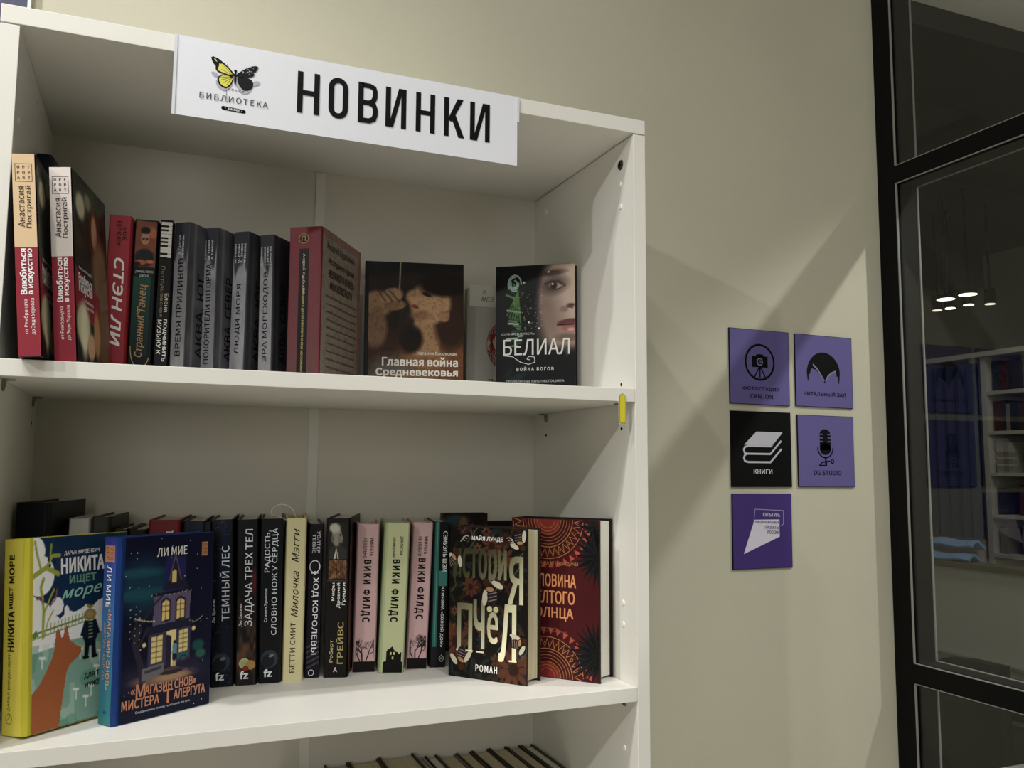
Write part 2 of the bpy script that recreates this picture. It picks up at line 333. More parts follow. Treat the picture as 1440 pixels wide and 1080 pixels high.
def rrect(x0, x1, z0, z1, r): return [(cx_ + r*math.cos(R(a)), cz_ + r*1.15*math.sin(R(a))) for cx_, cz_, a0 in ((x1-r, z1-r*1.15, 0), (x0+r, z1-r*1.15, 90), (x0+r, z0+r*1.15, 180), (x1-r, z0+r*1.15, 270)) for a in range(a0, a0+91, 15)]
P.stroke(rrect(.1746+tk/2, .1984-tk/2, v0+tk/2, v1-tk/2, .0082), tk, K, 1, True)
bar(.2109); P.stroke([(.2160, .0735), (.2255, .0735), (.2305, .0715), (.2320, .067), (.2320, .060), (.2300, .0545), (.2250, .0515), (.2170, .0515)], tk*.95, K, 1)
P.stroke([(.2250, .0515), (.2308, .0490), (.2326, .044), (.2326, .0375), (.2308, .0315), (.2250, .0285), (.2160, .0285)], tk*.95, K, 2)
for a, b in ((.2456, .2723), (.3577, .3852)): bar(a); bar(b - tk); P.poly([(a + tk*.6, v0), (a + tk*1.5, v0), (b - tk*.6, v1), (b - tk*1.5, v1)], K, 2)
bar(.3223); P.poly([(.3270, .0470), (.3405, v1), (.3485, v1), (.3330, .0450)], K, 2); P.poly([(.3315, .0520), (.3365, .0580), (.3500, v0), (.3418, v0)], K, 3)
P.build('printed_lettering', sg)
# butterfly emblem
P = Pr((0, -.0009, 0), (1, 0, 0), (0, 0, 1), (0, -1, 0))
def bz(pts, sx=1, cx=.0645, cy=.0560, k=1.0): return [(cx + sx * x * k, cy + y * k) for x, y in pts]
ufw = [(0.0015, .001), (-.004, .008), (-.0105, .0145), (-.017, .0195), (-.0225, .0215), (-.0252, .0205), (-.0245, .0165), (-.0225, .0125), (-.0205, .0105), (-.0208, .0065), (-.0185, .0035), (-.0150, .0022), (-.009, .0010), (-.0035, -.0005)]
lhw = [(-.0010, -.0008), (-.0065, .0010), (-.0130, .0008), (-.0175, -.0015), (-.0192, -.0048), (-.0190, -.0088), (-.0172, -.0122), (-.0138, -.0148), (-.0100, -.0158), (-.0068, -.0140), (-.0040, -.0110), (-.0015, -.0060)]
sh_c = '#b9b9c6'
P.poly(bz([(x*1.05, y - .004) for x, y in lhw], 1), sh_c, 1); P.poly(bz([(x*1.05, y - .004) for x, y in lhw], -1), sh_c, 1)
P.ell(.043, .0545, .0045, .0025, sh_c, 1, -30); P.ell(.0885, .0515, .0055, .0028, sh_c, 1, 25)
def rotp(p, a): c, s_ = math.cos(R(a)), math.sin(R(a)); return [(x*c - y*s_, x*s_ + y*c) for x, y in p]
P.poly(bz(rotp(ufw, 4)), '#17181a', 2); P.poly(bz(rotp(lhw, 4)), '#17181a', 2)
P.poly(bz([(x*.97, y*.80) for x, y in rotp(ufw, 0)], -1, .0665), '#23252a', 2); P.poly(bz([(x*1.02, y*1.0) for x, y in lhw], -1, .0665), '#23252a', 2)
Y = '#e6e052'
P.poly(bz(rotp([(-.002, .002), (-.007, .009), (-.0125, .0135), (-.0165, .0135), (-.0170, .0100), (-.0185, .0075), (-.0175, .0050), (-.0120, .0030), (-.006, .0015)], 4)), Y, 3)
P.poly(bz(rotp([(-.002, -.0020), (-.0075, -.0002), (-.0130, -.0004), (-.0165, -.0025), (-.0175, -.0060), (-.0160, -.0105), (-.0125, -.0132), (-.0090, -.0135), (-.0060, -.0108), (-.0035, -.0070)], 4)), Y, 3)
P.poly(bz(rotp([(-.0185, .0150), (-.0205, .0165), (-.0222, .0190), (-.0200, .0185)], 4)), '#d7d8a0', 3)
for a in (100, 118, 138, 156): P.stroke([(.0630, .0565), (.0630 + .0145*math.cos(R(a+20)), .0565 + .0145*math.sin(R(a+20)))], .0004, '#4c4a18', 4)
for a in (190, 207, 225, 243): P.stroke([(.0625, .0545), (.0625 + .0140*math.cos(R(a)), .0545 + .0120*math.sin(R(a)))], .0004, '#4c4a18', 4)
for k in range(26): P.ell(.0715 + random.random()*.017, .061 + random.random()*.0095, .0003 + random.random()*.0006, .0003 + random.random()*.0004, '#c9cad0', 4, 0, 6)
P.ell(.0655, .0535, .0013, .0085, '#141417', 5); P.ell(.0655, .0625, .0016, .0018, '#141417', 5)
P.text('умная', .0665, .0388, .0185, .0034, -2, '#34353a', .0, .4, space=1.3)
P.text('БИБЛИОТЕКА', .0652, .0272, .0765, .0072, 0, '#3b3c44', -.004, space=1.1); P.stroke([(.0560, .0385), (.0575, .0225)], .0004, '#3b3c44', 2)
P.ell(.0535, .0160, .0022, .0022, K, 1); P.ell(.0765, .0150, .0022, .0022, K, 1); P.poly([(.0535, .0138), (.0765, .0128), (.0765, .0172), (.0535, .0182)], K, 1)
P.text('• ХИМКИ •', .0650, .0155, .0195, .0024, -2, '#f0f0f0', .03)
P.build('printed_emblem', sg)
TAPE = mat('glossy_clear_tape', '#dfe2ea', .08, .8)
for x in (-.0022, SW - .001):
    bm = bmesh.new(); bm_box(bm, (x, -.0018, -.0005 if x < 0 else .060), (x + .0034, -.0012, .0945)); me = bpy.data.meshes.new('tape_strip'); bm.to_mesh(me); bm.free(); link('tape_strip', me, TAPE, sg)

# yellow arrow sticker hanging off the shelf edge
ar = tag(empty('arrow_sticker', (.7342, -.0006, 1.5891)), 'small yellow arrow sticker pointing up, hanging from the upper shelf edge', 'sticker')
prism('backing', [(-.0012, -.0012), (.0100, -.0012), (.0100, .0385), (.0045, .0420), (-.0012, .0385)], 'y', -.0008, -.0003, mat('clear_backing', '#d8d5c6', .3, .5), ar)
prism('arrow_outline', [(0, 0), (.0088, 0), (.0088, .0365), (.0044, .0402), (0, .0365)], 'y', -.0012, -.0008, mat('sticker_outline', '#4b4520', .5, .3), ar)
prism('arrow_face', [(.0005, .0005), (.0083, .0005), (.0083, .0362), (.0044, .0395), (.0005, .0362)], 'y', -.0015, -.0012, mat('yellow_sticker', '#d9cf35', .5, .3), ar)

# ------------------------------------------------------------ square signs on the wall
PUR, PUR2, BLK = '#6d649f', '#4e3883', '#0b0d0e'
def tile(x0, x1, z0, z1, col, label, tilt=0):
    g = empty('wall_sign', ((x0+x1)/2, WY - .0002, (z0+z1)/2), 0, tilt, label, 'sign', 'square signs on the wall beside the bookcase')
    w, h = (x1-x0)/2, (z1-z0)/2; box('board', (-w, -.0030, -h), (w, 0, h), mat('sign_edge', '#15131c', .7, .1), g)
    P = Pr((-w, -.0030, -h), (1,0,0), (0,0,1), (0,-1,0)); P.rect(.0009, .0009, 2*w-.0009, 2*h-.0009, col, 0); return g, P, 2*w, 2*h
g, P, w, h = tile(1.1735, 1.3168, 1.6553, 1.8030, PUR, 'purple square sign with a camera on a tripod inside a ring', R(0.3))
cx, cy = .0715, .0835
P.ring(cx, cy, .034, .0345, .0042, BLK, 1); P.poly([(cx-.019, cy-.010), (cx+.019, cy-.010), (cx+.019, cy+.012), (cx+.010, cy+.012), (cx+.007, cy+.016), (cx-.007, cy+.016), (cx-.010, cy+.012), (cx-.019, cy+.012)], BLK, 2)
P.ell(cx, cy+.001, .0075, .0075, '#8f87b8', 3); P.ell(cx, cy+.001, .0055, .0055, BLK, 4); P.ell(cx, cy+.001, .0028, .0028, '#8f87b8', 5); P.ell(cx, cy+.001, .0014, .0014, BLK, 6)
for dx in (-.014, 0, .014): P.stroke([(cx+dx*.1, cy-.010), (cx+dx, cy-.031)], .0028, BLK, 2)
P.text('ФОТОСТУДИЯ', .0735, .0305, .088, .0085, 0, '#16141f', .012); P.text('CAN. ON', .0745, .0165, .054, .0085, 0, '#16141f', .012)
P.build('sign_print', g, INKM)
g, P, w, h = tile(1.3320, 1.4790, 1.6555, 1.8018, PUR, 'purple square sign with a dark winged book emblem and reading room lettering', R(0.3))
P.poly([(.0305, .052), (.0285, .070)] + [(.0715 + .0430*math.cos(R(a)), .0680 + .0440*math.sin(R(a))) for a in range(172, 5, -12)] + [(.1140, .070), (.1115, .050), (.1095, .050), (.1085, .064), (.1050, .064), (.1040, .074), (.0960, .074), (.0880, .070), (.0800, .062), (.0740, .048), (.0680, .060), (.0600, .069), (.0500, .076), (.0400, .078), (.0365, .066), (.0335, .066), (.0325, .052)], BLK, 1)
P.poly([(.0738, .054), (.0660, .066), (.0560, .079), (.0445, .088), (.0445, .0835), (.0540, .076), (.0640, .065), (.0720, .053)], '#8f87a8', 2); P.poly([(.0748, .054), (.0820, .0650), (.0900, .0715), (.1030, .0765), (.1030, .0730), (.0920, .0690), (.0840, .0620), (.0765, .053)], '#8f87a8', 2)
P.text('ЧИТАЛЬНЫЙ ЗАЛ', .0735, .0275, .108, .0092, 0, '#16141f', .012); P.build('sign_print', g, INKM)
g, P, w, h = tile(1.1735, 1.3168, 1.4957, 1.6420, '#0b0c0e', 'black square sign with two stacked grey books', 0)
G = '#c3c3cc'
P.poly([(.030, .081), (.094, .081), (.121, .107), (.060, .107)], G, 1)
P.stroke([(.098, .083), (.094, .079), (.040, .079), (.032, .077), (.029, .072), (.031, .066), (.038, .064), (.092, .064), (.119, .090)], .0038, G, 2)
P.stroke([(.036, .064), (.031, .061), (.029, .056), (.031, .050), (.038, .048), (.092, .048), (.119, .074)], .0038, G, 3); P.stroke([(.121, .107), (.096, .082)], .0038, G, 2)
P.text('КНИГИ', .0735, .0300, .044, .0088, 0, '#d4d4dc', .012); P.build('sign_print', g, INKM)
g, P, w, h = tile(1.3335, 1.4765, 1.4955, 1.6388, PUR, 'purple square sign with a studio microphone', R(0.2))
cx = .069
P.poly([(cx-.014+.0, .074), (cx+.014, .074), (cx+.014, .104)] + [(cx+.014*math.cos(R(a)), .104+.012*math.sin(R(a))) for a in range(10, 180, 17)] + [(cx-.014, .104)], BLK, 1)
P.ell(cx, .076, .014, .012, BLK, 1)
for z in (.090, .097, .104): P.rect(cx-.015, z, cx-.006, z+.0022, PUR, 2); P.rect(cx+.006, z, cx+.015, z+.0022, PUR, 2)
P.ring(cx, .079, .0195, .0205, .0030, BLK, 1, 180, 360); P.rect(cx-.0018, .044, cx+.0018, .060, BLK, 1); P.stroke([(cx-.017, .043), (cx+.002, .043), (cx+.002, .050), (cx-.008, .050), (cx-.015, .044)], .0026, BLK, 2); P.stroke([(cx, .0520), (cx+.015, .0515)], .0022, BLK, 2); P.ring(cx+.017, .0515, .0035, .0038, .0022, BLK, 3)
P.text('DG STUDIO', .0735, .0285, .070, .0090, 0, '#16141f', .012); P.build('sign_print', g, INKM)
g, P, w, h = tile(1.1735, 1.3135, 1.3405, 1.4830, PUR2, 'dark violet square sign with a white slanted national projects emblem', R(0.3))
P.poly([(.0245, .0285), (.051, .0930), (.1095, .0870), (.1100, .0600)], '#d9d4e4', 1)
P.stroke([(.049, .0880), (.0525, .1130), (.1200, .1100), (.1195, .0840), (.1120, .0800)], .0009, '#b9addb', 2)
P.text('КУЛЬТУРА', .0910, .1020, .040, .0068, -2, '#d9d4e4', .01)
P.rect(.0520, .0825, .1100, .0930, '#d9d4e4', 2)
P.text('НАЦИОНАЛЬНЫЕ', .0810, .0875, .0560, .0062, -2, '#3a2a63', .012); P.text('ПРОЕКТЫ', .0915, .0780, .0330, .0062, -2, '#3a2a63', .012); P.text('РОССИИ', .0945, .0685, .0270, .0062, -2, '#3a2a63', .012)
P.build('sign_print', g, INKM)

# ------------------------------------------------------------ books
GU = 1.12   # paper and ink reflectance scale
def cover_mesh(t, h, d, bt, m, parent, soft=False):
    if soft:
        e = min(.0012, t*.1); pr = [(0, d), (0, e*2), (e, 0), (t-e, 0), (t, e*2), (t, d), (t-bt, d), (t-bt, bt*1.5), (bt, bt*1.5), (bt, d)]
    else:
        gz = min(.008, d*.4); e = min(.0035, t*.16)
        pr = [(0, d), (0, gz*1.6), (.0011, gz*1.1), (.0003, gz*.55), (e*.5, .0005), (e, -.0001), (t-e, -.0001), (t-e*.5, .0005), (t-.0003, gz*.55), (t-.0011, gz*1.1), (t, gz*1.6), (t, d), (t-bt, d), (t-bt, .0030), (bt, .0030), (bt, d)]
    return prism('cover', pr, 'z', 0, h, m, parent)
def facing_cover(t, h, d, bt, m, parent):
    """a closed book seen from its front: spine on the left (x = 0), front board at y = 0"""
    pr = [(0, .002), (.0006, .0002), (t, 0), (t, bt), (.003, bt), (.003, d-bt), (t, d-bt), (t, d), (.0006, d-.0002), (0, d-.002)]
    return prism('cover', pr, 'z', 0, h, m, parent)
def pages(t, h, d, bt, parent, m=PAGE, soft=False):
    i = .0 if soft else .003; n = 6; y1 = d - (.0005 if soft else .004)
    x0, x1 = bt + .0001, t - bt - .0001; dip = 0 if soft else min(.004, t*.12)
    pr = [(x0, .0032 if not soft else bt*1.6), (x1, .0032 if not soft else bt*1.6)] + [(x1 + (x0-x1)*k/n, y1 - dip*math.sin(math.pi*k/n)) for k in range(n+1)]
    return prism('page_block', pr, 'z', i + .0002, h - i - (.0004 if soft else 0), m, parent)
def pages_face(t, h, d, bt, parent, m=PAGEF):
    n = 6; x1 = t - .004; pr = [(.0031, bt+.0001)] + [(x1 - min(.004, d*.1)*math.sin(math.pi*k/n), bt + .0001 + (d-2*bt-.0002)*k/n) for k in range(n+1)] + [(.0031, d-bt-.0001)]
    return prism('page_block', pr, 'z', .003, h - .003, m, parent)
G1, G2, G3 = 'books on the upper shelf', 'books on the middle shelf', 'books on the lowest visible shelf'
def book(x, y, z, th, ph, t, h, d, col, label, group, soft=False, bt=.0026, pg=PAGE, rough=.45):
    g = empty('book', (x, y, z), -R(th), R(ph), label, 'book', group)
    if ph:   # rest the lower edge on the board
        if ph > 0: g.matrix_world = Matrix.Translation((0, 0, t * math.sin(R(ph)))) @ g.matrix_world
    if soft: bt = .0005
    cover_mesh(t, h, d, bt, mat('cover_' + col[1:], col, rough, .2), g, soft); pages(t, h, d, bt, g, pg, soft)
    g['dims'] = (t, h, d); return g
def fbook(x, y, z, th, ph, t, h, d, col, label, group, bt=.0026, pg=None):
    g = empty('book', (x, y, z), -R(th), R(ph), label, 'book', group)
    facing_cover(t, h, d, bt, mat('cover_' + col[1:], col, .45, .2), g); pages_face(t, h, d, bt, g, pg or PAGEF); g['dims'] = (t, h, d); return g
def spine(g, gain=GU): t, h, d = g['dims']; return Pr((0, -.0001, 0), (1,0,0), (0,0,1), (0,-1,0), gain)
def side(g, gain=GU): t, h, d = g['dims']; return Pr((t, 0, 0), (0,1,0), (0,0,1), (1,0,0), gain)

# --- upper shelf -------------------------------------------------
def art_cover(P, d, h, s):
    I = Pic(80, 110, '#2b2f26'); n = I.noise(7, 9, seed=s); I.mix((n-.4)*1.6, '#4a4a32').mix((I.noise(12, 14, seed=s+1)-.62)*3, '#15160f')
    I.ell(.2, .84, .13, .10, '#c9c2a4', .5).ell(.42, .9, .10, .06, '#8a8a6a', .6).ell(.62, .72, .17, .24, '#5a3226', .4).ell(.60, .76, .085, .13, '#c79a76', .4).ell(.75, .52, .22, .30, '#8a6a48', .5)
    I.ell(.85, .25, .2, .5, '#7b6043', .5).poly([(0, .28), (.72, .20), (.72, .40), (0, .50)], '#8f2232').poly([(0, .0), (.55, .0), (.62, .20), (0, .28)], '#1f1c1c')
    I.ell(.20, .20, .20, .16, '#c9c79c', .4).ell(.22, .17, .10, .2, '#e3dfc0', .7).ell(.42, .10, .12, .10, '#d2a98a', .4, 30).ell(.60, .18, .10, .18, '#b98e5e', .5)
    P.pic(I, .001, .001, d-.0005, h-.001)
    P.text('Влюбиться', .040, h*.445, .054, .0120, 0, '#f2eeea', .02); P.text('в искусство', .040, h*.385, .054, .0120, 0, '#f2eeea', .02)
    P.text('Анастасия Постригай', .040, h*.495, .050, .0048, 0, '#e9dede'); P.text('от Рембрандта', .052, h*.335, .036, .0055, 0, '#e9dede'); P.text('до Энди Уорхола', .052, h*.305, .036, .0055, 0, '#e9dede')
def art_spine(g, top, bot):
    t, h, d = g['dims']; P = spine(g); sp = .535
    P.rect(.0009, .0004, t-.0009, h*sp, bot, 0); P.rect(.0009, h*sp, t-.0009, h-.0004, top, 0)
    P.stroke([(.0036, h-.030), (t-.0036, h-.030), (t-.0036, h-.011), (.0036, h-.011)], .0005, '#2c2622', 1, True)
    for r, row in enumerate(('ОРГ', 'РОР', 'АRТ')):
        for c, ch in enumerate(row): P.text(ch, .0065 + c*.0050, h-.0145 - r*.0058, None, .0028, 0, '#2c2622', .02)
    P.text('Анастасия', t*.36, h*.735, .043, .0062, 90, '#3a3330', -.004); P.text('Постригай', t*.68, h*.735, .045, .0066, 90, '#3a3330', -.004)
    P.text('Влюбиться', t*.35, h*.415, .048, .0062, 90, '#f6efec', .025); P.text('в искусство', t*.68, h*.415, .048, .0054, 90, '#f6efec', .03)
    P.text('от Рембрандта', t*.42, h*.195, .036, .0046, 90, '#f0dcdc'); P.text('до Энди Уорхола', t*.70, h*.195, .038, .0046, 90, '#f0dcdc')
    P.build('spine_print', g)
b = book(.0195, -.017, Z1, 4.5, -4.9, .0229, .215, .138, '#1f1718', 'beige and crimson art book leaning against the left side panel', G1); art_spine(b, '#d9bd95', '#98243a'); P = side(b); art_cover(P, .138, .215, 3); P.build('cover_print', b)
b = book(.0500, .0125, Z1, 11, -4.6, .0234, .215, .140, '#211819', 'white and crimson art book leaning left, second from the side panel', G1); art_spine(b, '#d6ccc6', '#98243a'); P = side(b); art_cover(P, .140, .215, 5); P.build('cover_print', b)
b = book(.0022, .155, Z1, 5, 0, .0191, .2735, .140, '#131a2b', 'tall plain navy book hidden behind the beige leaning book', G1)

b = book(.0868, .1580, Z1, 6, .3, .0278, .207, .138, '#a3303c', 'red book with white slanted title beside the dark green book', G1, pg=PAGEW); t, h, d = b['dims']; P = spine(b)
P.rect(.002, .0005, t-.002, h-.0005, '#a5303d', 0); P.text('БОБ', t*.72, h*.885, .017, .0048, -90, '#2b1416', .02); P.text('БЭТЧЕЛОР', t*.47, h*.885, .032, .0046, -90, '#2b1416', .02)
P.text('СТЭН ЛИ', t*.55, h*.46, .112, .0115, -90, '#ece6e2', .03, .2); P.build('spine_print', b)

b = book(.1162, .1670, Z1, 6, .4, .0300, .207, .138, '#14201d', 'dark green book with a painted man in glasses on its spine', G1); t, h, d = b['dims']; P = spine(b)
I = Pic(40, 70, '#7a4632'); I.mix(I.noise(5, 8, seed=2)*.5, '#a8603c').ell(.8, .75, .25, .2, '#b56a44', .6)
I.ell(.47, .20, .46, .34, '#23262a', .25).ell(.46, .62, .20, .24, '#b98566', .15).ell(.46, .80, .23, .14, '#1d1614', .2).ell(.46, .69, .17, .06, '#b98566', .3).ell(.30, .10, .28, .10, '#b0613f', .4).ell(.75, .12, .2, .07, '#c07048', .4).ell(.1,.05,.2,.1,'#20150f',.5)
I.line([(.30, .63), (.62, .63)], .012, '#1a1412').ell(.38, .60, .06, .035, '#3a261e', .5).ell(.55, .60, .06, .035, '#3a261e', .5).line([(.42,.48),(.52,.48)], .014, '#5a2e24').ell(.46,.55,.025,.03,'#a06a50',.6)
P.pic(I, .0025, h*.70, t-.0025, h-.002, 0); P.grad(.0025, .0005, t-.0025, h*.70, '#0c1512', '#10201c', 0); P.grad(.0030, h*.14, t-.0065, h*.635, '#0d2b26', '#1d5347', 1)
P.text('ДИАНА УИНН', t*.5, h*.668, .021, .0042, 0, '#c7cfc9'); P.text('ДЖОНС', t*.52, h*.642, .012, .0038, 0, '#c7cfc9')
P.text('Танец', t*.50, h*.50, .036, .0115, 90, '#b48a5c', .008, .2); P.text('Странник', t*.48, h*.265, .054, .0115, 90, '#b48a5c', .008, .2)
P.ring(t*.52, h*.20, t*.40, h*.135, .0008, '#c2a27c', 3, 180, 330); P.stroke([(t*.42, h*.42), (t*.30, h*.40), (t*.42, h*.37)], .0007, '#c2a27c', 3)
P.build('spine_print', b)

b = book(.1474, .1560, Z1, 8, .2, .0166, .207, .134, '#16151a', 'narrow black book with piano keys at the top of its spine', G1, pg=PAGEW); t, h, d = b['dims']; P = spine(b)
P.rect(.0012, .0005, t-.0012, h-.0005, '#151417', 0); P.rect(.0022, h*.76, t-.0014, h-.003, '#d5d2cb', 1)
for k in range(9): z = h-.0085 - k*.0052; P.rect(.0022, z, t-.0014, z+.0004, '#3b3a3a', 2)
for k in (0, 1, 3, 4, 5, 7, 8): z = h-.0100 - k*.0052; P.rect(.0022, z, t*.66, z+.0026, '#0c0b0d', 3)
P.text('Петрушевская', t*.38, h*.545, .066, .0052, -90, '#8d8064', -.006); P.text('Елена', t*.76, h*.475, .024, .0050, -90, '#c9c3b0', -.004)
P.text('ПОДЧИНИТЬ', t*.72, h*.24, .054, .0050, -90, '#e4e2dc', .01); P.text('МУЗЫКУ К', t*.34, h*.26, .044, .0050, -90, '#e4e2dc', .01); P.ring(t*.45, .010, .0042, .0042, .0012, '#dedbd2', 3); P.build('spine_print', b)

def aqua(x, y, th, ph, t, title, names, sub, side_t, tw, tv, label, seed, dark=0):
    b = book(x, y, Z1, th, ph, t, .207, .132, '#4c4d52', label, G1, pg=PAGEW, rough=.5); h, d = .207, .132
    P = spine(b, 2.0); I = Pic(30, 150, '#77777a'); I.mix(I.noise(6, 20, seed=seed)*.5, '#5c5c60').mix(np.clip((I.V - .74)*16 + (I.noise(5, 6, seed=seed+4)-.5)*3, 0, 1), '#2e3036').mix(np.clip((.03 - I.V)*60, 0, 1), '#222226')
    P.pic(I, .0022, .0005, t-.0022, h-.0005, 0)
    P.text(title, t*.52, h*tv, tw, .0080, 90, '#111114', .006)
    n = len(names)
    for k, nme in enumerate(names): P.text(nme, t*(.5 + (k-(n-1)/2)*.19), h*.855, .026, .0028, 90, '#c3c5cc', .0)
    P.text(sub, t*.48, h*.075, .0115 if len(sub) > 3 else .006, .0036, 0, '#1a1a1e', .01); P.ell(t*.45, .0050, t*.22, .0040, '#17171a', 1)
    P.build('spine_print', b)
    P = side(b, 1.9); I = Pic(60, 90, '#4a4b50'); I.mix(I.noise(9, 12, seed=seed+9)*.6, '#2f3036').mix(np.clip((.03 - np.abs(I.U - .075))*40, 0, 1)*.45, '#77787e')
    if dark: I.mix(np.full(I.U.shape, .5), '#15161a')
    P.pic(I, .0012, .0005, d-.0005, h-.0005, 0); P.text(side_t, .0255, h*.42, .112, .0145, 90, '#08080b', .006, 0); P.build('cover_print', b); return b
aqua(.1661, .1660, 38, -.1, .0247, 'ВРЕМЯ ПРИЛИВОВ', ('Э. ГАРСИЯ', 'С. ОРИШТЕЙН'), 'ЮГ', 'АКВА. ЮГ', .128, .46, 'grey book on tides, first of four grey spines right of the piano keys', 20)
aqua(.2009, .1799, 39, -.5, .0275, 'ПОКОРИТЕЛИ ШТОРМА', ('П. КАДУЛИНО', 'Ш. ТЕРНО', 'Д. СИМОНЕ'), 'СЕВЕР', 'АКВА. СЕВЕР', .134, .44, 'grey book on storm conquerors, second of the four grey spines', 30)
aqua(.2401, .1825, 38.5, .2, .0255, 'ЛЮДИ МОРЯ', ('Д. РАЙН', 'О. РЭЙН', 'Т. ЭЖЕН', 'М. ЛЕНСКАЯ'), 'ЮГ', 'АКВА. ЮГ', .096, .42, 'grey book on people of the sea, third of the four grey spines', 40, 1)
aqua(.2779, .1812, 37, -1.0, .0230, 'ЭРА МОРЕХОДОВ', ('Д. ТЕЛЛИН', 'А. ВИШНЕВСКИЙ', 'С. КУПРИЯН', 'Е. РАКИТИН'), 'СЕВЕР', 'АКВА. СЕВЕР', .124, .45, 'grey book on the age of seafarers, beside the big maroon book', 50, 1)

b = book(.3125, .1626, Z1, 32.5, -.2, .0489, .217, .150, '#7a3640', 'thick maroon book with a dark label strip down its spine', G1); t, h, d = b['dims']; P = spine(b)
P.grad(.003, .0005, t-.003, h-.0005, '#6a4a48', '#84323f', 0); P.rect(t*.33, h*.05, t*.62, h*.86, '#262322', 1); P.ell(t*.45, h*.925, .0072, .0072, '#241d18', 1); P.ring(t*.45, h*.925, .0066, .0066, .0008, '#b59a5c', 2)
P.text('П', t*.45, h*.925, .006, .0068, 0, '#b59a5c', .02); P.text('Андрей Курбский', t*.475, h*.70, .055, .0050, -90, '#cfc6b4', .0); P.text('История о делах великого князя московского', t*.475, h*.335, .118, .0048, -90, '#b5a860', .01)
P.build('spine_print', b); P = side(b, 2.0); I = Pic(60, 90, '#6c4c46'); I.poly([(.0, .0), (.93, .0), (.93, .95), (.0, .95)], '#6a6158').mix((I.noise(30, 60, seed=3)-.55)*.8, '#3d3833')
P.pic(I, .001, .0005, d-.0005, h-.0005, 0)
P.text('Андрей Курбский', .068, h*.895, .105, .0130, 0, '#1c1815', .006); 
for k, (s_, w_) in enumerate((('История о делах', .100), ('великого князя', .095), ('московского', .085))): P.text(s_, .072, h*(.80 - .075*k), w_, .0110, 0, '#171210', .014)
for k in range(11): P.text('мы слышали о делах великих князей'[k % 5:], .074, h*(.575 - .050*k), .112, .0050, 0, '#3b342d', -.002)
P.build('cover_print', b)

# cover-out book with a plain painterly head
b = fbook(.4430, .2640, Z1, 12, -.5, .152, .2065, .028, '#191614', 'cover-out dark book with a painted upturned head on its front', G1); t, h, d = b['dims']; P = spine(b, GU)
I = Pic(150, 200, '#2a211b'); I.mix(I.noise(6, 8, seed=61)*.7, '#3d2c22').mix(np.clip((I.V - .86 - .05*I.U)*12, 0, 1)*.9, '#151a1f')
I.ell(.30, .25, .5, .30, '#4a2f22', .5).ell(.75, .20, .45, .30, '#7a4f31', .5).ell(.62, .26, .2, .12, '#9a6b42', .7).ell(.25, .12, .22, .22, '#6f6a63', .7).ell(.40, .12, .3, .07, '#8d6a45', .7)
I.poly([(.47, .30), (.75, .30), (.80, .62), (.50, .66)], '#a5815c', soft=4).ell(.86, .58, .16, .32, '#3c261b', .4).ell(.66, .70, .21, .22, '#b08c66', .22, -12).ell(.48, .74, .07, .07, '#b08c66', .5, 20).ell(.80, .84, .26, .12, '#241a16', .35)
I.ell(.80, .60, .06, .06, '#a27a58', .3).ell(.62, .76, .05, .018, '#2d1e17', .5, -20).ell(.50, .665, .04, .02, '#7d3f31', .5, -20).ell(.56, .60, .10, .05, '#8f6b4c', .8)
I.ell(.12, .68, .16, .13, '#9a7a5a', .3).ell(.26, .74, .12, .08, '#a98866', .3, 20).ell(.30, .67, .11, .05, '#8f6e50', .3, 10).ell(.10, .50, .12, .20, '#86694e', .4)
for k in range(3): I.line([(.10 + .07*k, .80 - .01*k), (.20 + .07*k, .70)], .008, '#4c3527', .7)
I.line([(.35, 1), (.34, .80)], .006, '#a89a80').ell(.46, .42, .12, .14, '#241811', .4).mix((I.noise(50, 66, seed=9)-.5)*.5, '#1b1410')
P.pic(I, .0015, .0005, t-.0005, h-.0005, 0); P.rect(.0005, .0005, .006, h-.0005, '#141414', 1)
P.text('Наталия Басовская', t*.725, h*.315, t*.40, .0050, 0, '#d9d5cb', .01); P.text('Главная война', t*.56, h*.252, t*.76, .0138, 0, '#e6e3da', .03); P.text('Средневековья', t*.53, h*.165, t*.82, .0138, 0, '#e6e3da', .03)
P.build('cover_print', b)

# pale book with a paper slip, behind the face cover
b = fbook(.6195, .2990, Z1, 7, 0, .118, .1860, .018, '#a3a197', 'pale grey book with a red disc and a pencilled slip behind the face cover', G1); t, h, d = b['dims']; P = spine(b, 1.1)
P.rect(.001, .0005, t-.001, h-.0005, '#9c9a90', 0); P.rect(.014, .0005, t-.001, h-.030, '#a9a79d', 1)
for k in range(15):
    a = 95 + k*11.5
    if 172 < a < 188: continue
    P.stroke([(.042, .100), (.068 + .034*math.cos(R(a)), .093 + .040*math.sin(R(a)))], .0016, '#8c3026', 2)
P.ring(.068, .093, .034, .041, .0007, '#8c3026', 3, 80, 290)
for k in range(7): P.ring(.068, .093, .034 - k*.0030, .041 - k*.0005, .0011, '#8c3026', 3, 118, 172); P.ring(.068, .093, .034 - k*.0030, .041 - k*.0005, .0011, '#8c3026', 3, 188, 240)
P.text('Пр', .0455, .030, .016, .0120, 0, '#3c3a35', .02); P.build('cover_print', b)
sl = box('paper_slip', (.004, -.0010, h - .030), (t - .004, -.0004, h + .006), mat('pencilled_paper', '#c9c7bc', .8, .2), b)
P = Pr((.004, -.0010, h-.030), (1,0,0), (0,0,1), (0,-1,0), 1); P.text('Рс', .026, .024, .009, .0070, 0, '#6d6b66', -.01, .4, 1); P.text('МБЗ', .030, .013, .022, .0080, 0, '#6d6b66', -.01, .4, 1); P.build('pencil_marks', sl)

